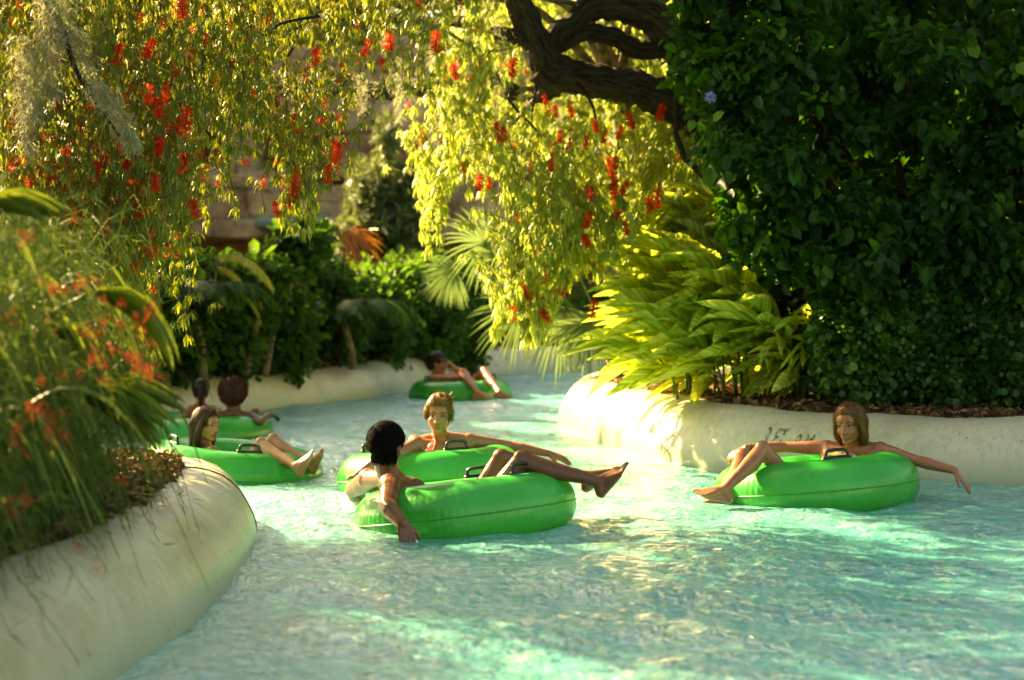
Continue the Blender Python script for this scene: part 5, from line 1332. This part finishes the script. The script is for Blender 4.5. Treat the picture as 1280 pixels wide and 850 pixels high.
# ---- artificial rock ledge / bridge
rk = thing('rock_ledge', 'tan artificial rock ledge with dark openings and blocky joints behind the trees', 'rock wall')
def block_face(name, x0, x1, z0, z1, Y, dep, openings=(), bh=.42, bw=.9, seed=0, wav=.0, mat='rock'):
    r_ = np.random.default_rng(seed); nx, nz = int((x1 - x0) / .045), int((z1 - z0) / .045)
    X, Zg = np.meshgrid(np.linspace(x0, x1, nx), np.linspace(0, 1, nz), indexing='ij')
    zb = z0 + wav * np.sin(X * 1.3 + seed) + wav * .6 * np.sin(X * 3.1); zt = z1 + .12 * np.sin(X * 1.1 + seed * 2) + .08 * np.sin(X * 2.7)
    Zr = zb + (zt - zb) * Zg
    row = np.floor((Zr + .12 * np.sin(X * 1.7)) / bh).astype(int); fz = (Zr + .12 * np.sin(X * 1.7)) / bh - row
    xo = X / bw + (row % 7) * .37 + .08 * np.sin(Zr * 5); col = np.floor(xo).astype(int); fx = xo - col
    hsh = np.abs(np.sin(row * 12.9898 + col * 78.233 + seed) * 43758.5453) % 1
    e = np.minimum(np.minimum(fz, 1 - fz) * bh, np.minimum(fx, 1 - fx) * bw)
    D = hsh * .10 + .05 * np.clip(e / .035, 0, 1) + .06 * snoise(np.stack([X, Zr, 0 * X + Y], -1), 1.4) + .03 * snoise(np.stack([X, Zr, 0 * X + Y], -1), .3)
    R_ = np.where(e < .03, 0.05, .45 + hsh * .5)
    for (a0, a1, c0, c1) in openings:
        u_ = np.maximum(np.abs((X - (a0 + a1) / 2) / ((a1 - a0) / 2)), np.abs((Zr - (c0 + c1) / 2) / ((c1 - c0) / 2)) ** 1.0)
        hole = u_ < 1 + .08 * np.sin(X * 9); D = np.where(hole, -1.8, D)
    V = np.stack([X, Y - D, Zr], -1)
    top = V[:, -1].copy(); back = top + [0, dep, 0]; bot = V[:, 0] + [0, dep, 0]
    VV = np.concatenate([bot[:, None], V, back[:, None]], 1); RR = np.concatenate([R_[:, :1] * .6, R_, R_[:, -1:]], 1)
    return mk(name, VV.reshape(-1, 3), grid_quads(nx, nz + 2), M[mat], rk, attrs={'rnd': RR.ravel()}, smooth=True)
def XZ(px, py, Y): q = P(px, py, Y); return q.x, q.z
xa, zb_ = XZ(150, 300, 30); xb, zt_ = XZ(640, 218, 30)
block_face('lower_ledge', xa, xb, zb_, zt_, 30, 3.2, seed=1, wav=.08, bh=.48, bw=1.15)
xa, zb2 = XZ(120, 222, 31.4); xb, zt2 = XZ(660, 60, 31.4)
op1, op2, op3 = XZ(322, 214, 31.4) + XZ(425, 150, 31.4), XZ(500, 214, 31.4) + XZ(560, 192, 31.4), XZ(225, 208, 31.4) + XZ(290, 160, 31.4)
block_face('upper_rock', xa, xb, zb2, zt2, 31.4, 4.0, openings=[(o_[0], o_[2], o_[1], o_[3]) for o_ in (op1, op2, op3)], seed=5, bh=.6, bw=1.3)
xa, z9 = XZ(100, 480, 31.2); xb, z8 = XZ(700, 300, 31.2)
block_face('base_rock', xa, xb, .2, z8 + .2, 32.4, 3.0, seed=9, bh=.7, bw=1.2)
b = Body(); 
for (px, py, rx, rz) in ((368, 284, 34, 14), (340, 280, 22, 11), (396, 280, 20, 12)):
    q_ = P(px, py, 29.7); k = 29.7 / FPX; b.ell(q_, np.eye(3), (rx * k, .35, rz * k))
me2 = b.mesh(.05, 3); ar = mesh_arrays(me2); me2.vertices.foreach_set('co', (ar[0] + ar[1] * .05 * snoise(ar[0], .5)[:, None]).astype(np.float32).ravel()); me2.materials.append(M['bluerock'])
link('painted_overhang', me2, rk)
b = Body(); q_ = P(520, 165, 30.6); b.ell(q_, np.eye(3), (.75, .6, .62)); q_ = P(560, 190, 30.6); b.ell(q_, np.eye(3), (.5, .5, .4))
me2 = b.mesh(.05, 3); ar = mesh_arrays(me2); me2.vertices.foreach_set('co', (ar[0] + ar[1] * .10 * snoise(ar[0], .7)[:, None]).astype(np.float32).ravel()); me2.materials.append(M['rock'])
at = me2.attributes.new('rnd', 'FLOAT', 'POINT'); at.data.foreach_set('value', np.full(len(me2.vertices), .7, np.float32)); link('boulder', me2, rk)

# ---- tall trees beyond, sunlit
far = [(-9.5, 38, 4.5, 3.6, 3.4), (-4.5, 40, 5.2, 3.8, 3.8), (.5, 38, 4.6, 3.6, 3.6), (5, 40, 5.0, 4, 4), (9.5, 37, 4.4, 3.5, 3.6), (-13.5, 36, 4.5, 3.5, 3.5), (14, 38, 4.6, 4, 4), (-7, 46, 8, 4.5, 4.5), (1.5, 47, 8.5, 4.5, 4.5), (9, 46, 8, 4.5, 4.5)]
lab = ['behind the left end of the rock ledge', 'behind the dark rock openings', 'behind the conifer and boulder', 'behind the oak limb junction', 'beyond the ginger at right', 'past the left edge behind the curtain', 'past the right edge of the view', 'in the farthest row at left', 'in the farthest row at centre', 'in the farthest row at right']
for i, (x_, y_, z_, rx, rz) in enumerate(far):
    bl = [((x_ + rng.normal() * rx * .4, y_ + rng.normal() * .8, z_ + rng.normal() * rz * .35), (rx * .55, rx * .5, rz * .45)) for k in range(7)]
    tree('broadleaf_tree', 'sunlit yellow green tree ' + lab[i], 'tree', bl, ((x_, y_, .3), .25), 'far_leaf', 1500, 8, .22, spread=.3, gap=.5, gapwl=1.6, droop=.3, shell=.5, group='tall trees beyond the rocks')
# big trees out of frame at left, added for the shade they cast
for i, (x_, y_, z_, r_) in enumerate(((-13.0, 28, 7.6, 2.4), (-12, 23, 7, 2.5), (-13.5, 19, 6.2, 2.4))):
    bl = [((x_ + rng.normal() * r_ * .5, y_ + rng.normal() * r_ * .5, z_ + rng.normal() * .7), (r_ * .6, r_ * .6, r_ * .4)) for k in range(6)]
    tree('added_shade_tree', ['unseen tall tree added for shade behind the left shrubs', 'unseen tall tree added for shade far left of the river', 'unseen tree added for shade left of the frame near the river'][i], 'tree', bl, ((x_, y_, .3), .22), 'oak_leaf', 1500, 8, .2, spread=.25, gap=.6, gapwl=1.2)

# ---- left foreground planting
lp = thing('lady_palm', 'lady palm with broad pleated leaves reaching over the lower left wall', 'palm')
def broad_fan(hub, d, n, L, w, k, spread, nm='frond'):
    d = unit(d); n = unit(np.array(n, float) - d * (np.array(n, float) @ d)); t_ = np.cross(n, d); a = Acc()
    an = np.linspace(-spread / 2, spread / 2, k); D = np.cos(an)[:, None] * d + np.sin(an)[:, None] * t_
    a.scatter(T_BLADE, np.tile(np.array(hub), (k, 1)) + D * .02, D + rng.normal(size=(k, 3)) * .03, np.tile(n, (k, 1)) + rng.normal(size=(k, 3)) * .1, np.stack([L * rng.uniform(.85, 1.08, k), np.full(k, w), np.full(k, L * .9)], -1))
    fr = a.build(nm, M['fg_leaf'], lp, smooth=True)
    hb_ = np.array(hub); a = Acc(); bs = np.array([hb_[0] - .5, hb_[1] + .3, .33]); a.tube(catmull([bs, (bs + hb_) / 2 + [-.05, 0, .25], hb_], 5), .006, 5); a.build('petiole', M['fire_stem'], lp)
for (px, py, Y, dx, dy, dz, L, w, k, sp) in (
        (98, 505, 6.3, 1, -.1, .02, .36, .017, 10, .8), (100, 500, 6.4, .9, -.2, -.35, .33, .016, 8, .6), (112, 366, 6.0, .80, 0, -.50, .36, .018, 2, .12), (60, 410, 6.2, .8, -.1, -.5, .26, .014, 3, .4),
        (-30, 272, 5.6, 1, -.2, .12, .28, .012, 8, .45), (0, 400, 6.9, .8, -.3, -.4, .38, .016, 7, 1.0), (30, 440, 7.0, .7, -.3, -.6, .34, .016, 7, 1.0),
        (20, 500, 6.8, .7, -.4, -.6, .30, .015, 7, 1.2), (90, 450, 7.2, .9, -.2, -.3, .30, .015, 7, 1.0)):
    broad_fan(P(px, py, Y), (dx, dy, dz), (.25, -.35, .9), L, w, k, sp)

def ribbon(acc, c, w, nrm, r=.5):
    tan = nrmz(np.gradient(c, axis=0)); sd = nrmz(np.cross(tan, nrm)); m = len(c); ww = w * np.clip(np.sin(np.linspace(.25, 3.1, m)) ** .7, .04, 1)
    V = np.stack([c + sd * ww[:, None] + nrm * ww[:, None] * .35, c, c - sd * ww[:, None] + nrm * ww[:, None] * .35], 1).reshape(-1, 3); Q = []
    for k in range(m - 1):
        a_ = k * 3; b_ = a_ + 3; Q += [(a_, b_, b_ + 1, a_ + 1), (a_ + 1, b_ + 1, b_ + 2, a_ + 2)]
    acc.add(V, Q, r=r, u=np.tile([1, 0, -1], m), v=np.repeat(np.linspace(0, 1, m), 3))
def blocks_view2(c):
    x_ = 640 + FPX * c[:, 0] / c[:, 1]; y_ = HORY + FPX * (CAMH - c[:, 2]) / c[:, 1]
    return bool(((x_ > 205) & (y_ < 570)).any()) and rng.random() < .9
sp_ = thing('strap_leaf_plant', 'plant with long arching strap leaves fanning right over the lower left bed', 'plant')
a = Acc()
for i in range(150):
    b0 = np.array([rng.uniform(-2.45, -1.8), rng.uniform(5.3, 7.4), .33]); az = R(rng.normal(-5, 30)); hg = rng.uniform(.55, 1.25); rc = rng.uniform(.3, .8); dn = rng.uniform(.3, 1.1)
    ts = np.linspace(0, 1, 11); c = b0 + np.outer(ts ** 1.3 * rc, [math.cos(az), math.sin(az), 0]) + np.outer(hg * np.sin(ts * 2.05) - dn * .6 * ts ** 3, [0, 0, 1])
    if blocks_view2(c): continue
    nrm_ = np.array([-math.cos(az) * .3 + rng.normal() * .2, -.5 + rng.normal() * .3, .8]); ribbon(a, c, rng.uniform(.005, .011), nrm_ / np.linalg.norm(nrm_), rng.random())
a.build('leaves', M['fg_leaf'], sp_, smooth=True)

def blocks_view(c):
    x_ = 640 + FPX * c[:, 0] / c[:, 1]; y_ = HORY + FPX * (CAMH - c[:, 2]) / c[:, 1]
    return bool(((x_ > 208) & (y_ < 570)).any()) and rng.random() < .93
fc = thing('firecracker_plant', 'feathery firecracker plant with coral red flowers spilling over the lower left wall', 'plant')
st, fl = Acc(), []
sm = Acc()
for i in range(1300):
    b0 = np.array([rng.uniform(-2.7, -1.72), rng.uniform(5.0, 8.0), .33])
    az = R(rng.normal(-12, 55)); hg = rng.uniform(.35, 1.35); rc = rng.uniform(.25, .8); dn = rng.uniform(.3, 1.05)
    if b0[0] > -2.0: rc *= .6; hg *= .8
    ts = np.linspace(0, 1, 8)
    c = b0 + np.outer(ts ** 1.3 * rc, [math.cos(az), math.sin(az), 0]) + np.outer(hg * np.sin(ts * 2.2) - dn * .55 * ts ** 3, [0, 0, 1])
    c[:, 2] = np.maximum(c[:, 2], np.where(c[:, 0] > -1.62, .12, .36) + .02)
    if blocks_view(c): continue
    st.tube(c, np.linspace(.0026, .0012, 8), 3, r=rng.random())
    k = 26; tt = rng.random(k) ** .7; q = np.stack([np.interp(tt, ts, c[:, m]) for m in range(3)], -1)
    sm.scatter(T_NARROW, q, rng.normal(size=(k, 3)) * .5 + [math.cos(az) * .6, math.sin(az) * .6, -.55], rng.normal(size=(k, 3)), np.stack([rng.uniform(.04, .10, k), rng.uniform(.0025, .005, k), np.full(k, .1)], -1), np.full(k, rng.random()))
    fl.append(c[-3:])
for i in range(420):
    b0 = np.array([rng.uniform(-2.5, -1.75), rng.uniform(5.2, 7.6), .33]); az = R(rng.normal(-8, 32)); hg = rng.uniform(.7, 1.5); rc = rng.uniform(.35, .85); dn = rng.uniform(.5, 1.3)
    ts = np.linspace(0, 1, 10); c = b0 + np.outer(ts ** 1.4 * rc, [math.cos(az), math.sin(az), 0]) + np.outer(hg * np.sin(ts * 2.1) - dn * .6 * ts ** 3, [0, 0, 1])
    if not blocks_view(c): st.tube(c, np.linspace(.0045, .0012, 10), 3, r=rng.uniform(.4, 1))
st.build('stems', M['fire_stem'], fc); sm.build('leaves', M['fire_stem'], fc)
a = Acc(); n = 7
ds_ = rng.normal(size=(n, 3)) * .8 + [0, 0, -.5]
for q in range(n): a.tube([(0, 0, 0), ds_[q] * .03], .0012, 3)
a.scatter(T_NARROW, np.repeat(ds_ * .026, 2, 0), np.repeat(ds_, 2, 0) + [0, 0, -.9], rng.normal(size=(2 * n, 3)), np.tile(np.array([.024, .007, .01]), (2 * n, 1)))
o_ = a.build('x', M['coral_flower']); FC = o_.data; bpy.data.objects.remove(o_)
for (px, py, s_, k_) in ((60, 355, 16, 4), (30, 300, 20, 3), (100, 360, 22, 5), (140, 400, 25, 7), (165, 440, 20, 9), (180, 462, 15, 8), (130, 460, 22, 6), (45, 505, 20, 8), (30, 520, 22, 6), (20, 545, 15, 5), (60, 545, 18, 5), (25, 620, 14, 6), (20, 640, 10, 3), (75, 425, 30, 5), (20, 400, 25, 4), (130, 715, 12, 1), (155, 600, 8, 1), (95, 680, 12, 2), (60, 460, 18, 3), (110, 420, 20, 4)):
    for k in range(k_): put('flower_cluster', FC, fc, P(px + rng.normal() * s_ * .7, py + rng.normal() * s_ * .6, rng.uniform(4.9, 6.0)), rng.uniform(.3, .6), .8)
tree('shrub', 'dark low shrub filling the bed under the firecracker plant', 'shrub', [((-2.35, 5.8, .62), (.62, .9, .40)), ((-2.1, 7.2, .66), (.45, .8, .40)), ((-2.6, 8.4, .8), (.6, .8, .55)), ((-2.9, 6.8, 1.0), (.6, 1.1, .6))], ((-2.4, 6.6, .3), .04), 'small_leaf', 3600, 8, .06, spread=.07, gap=.3, tm=T_NARROW, width=.35)
# ---------------------------------------------------------------- origins at the base of every top-level thing
def recentre():
    for o in list(scene.objects):
        if o.parent is None and o.type == 'MESH' and o.get('kind') != 'structure' and o.location.length < 1e-6 and o.data.users == 1:
            n = len(o.data.vertices)
            if not n: continue
            c = np.zeros(n * 3, np.float32); o.data.vertices.foreach_get('co', c); c = c.reshape(-1, 3)
            b = Vector(((c[:, 0].min() + c[:, 0].max()) / 2, (c[:, 1].min() + c[:, 1].max()) / 2, c[:, 2].min()))
            o.data.transform(Matrix.Translation(-b)); o.location = b
            for ch in o.children: ch.location = ch.location - b
recentre()
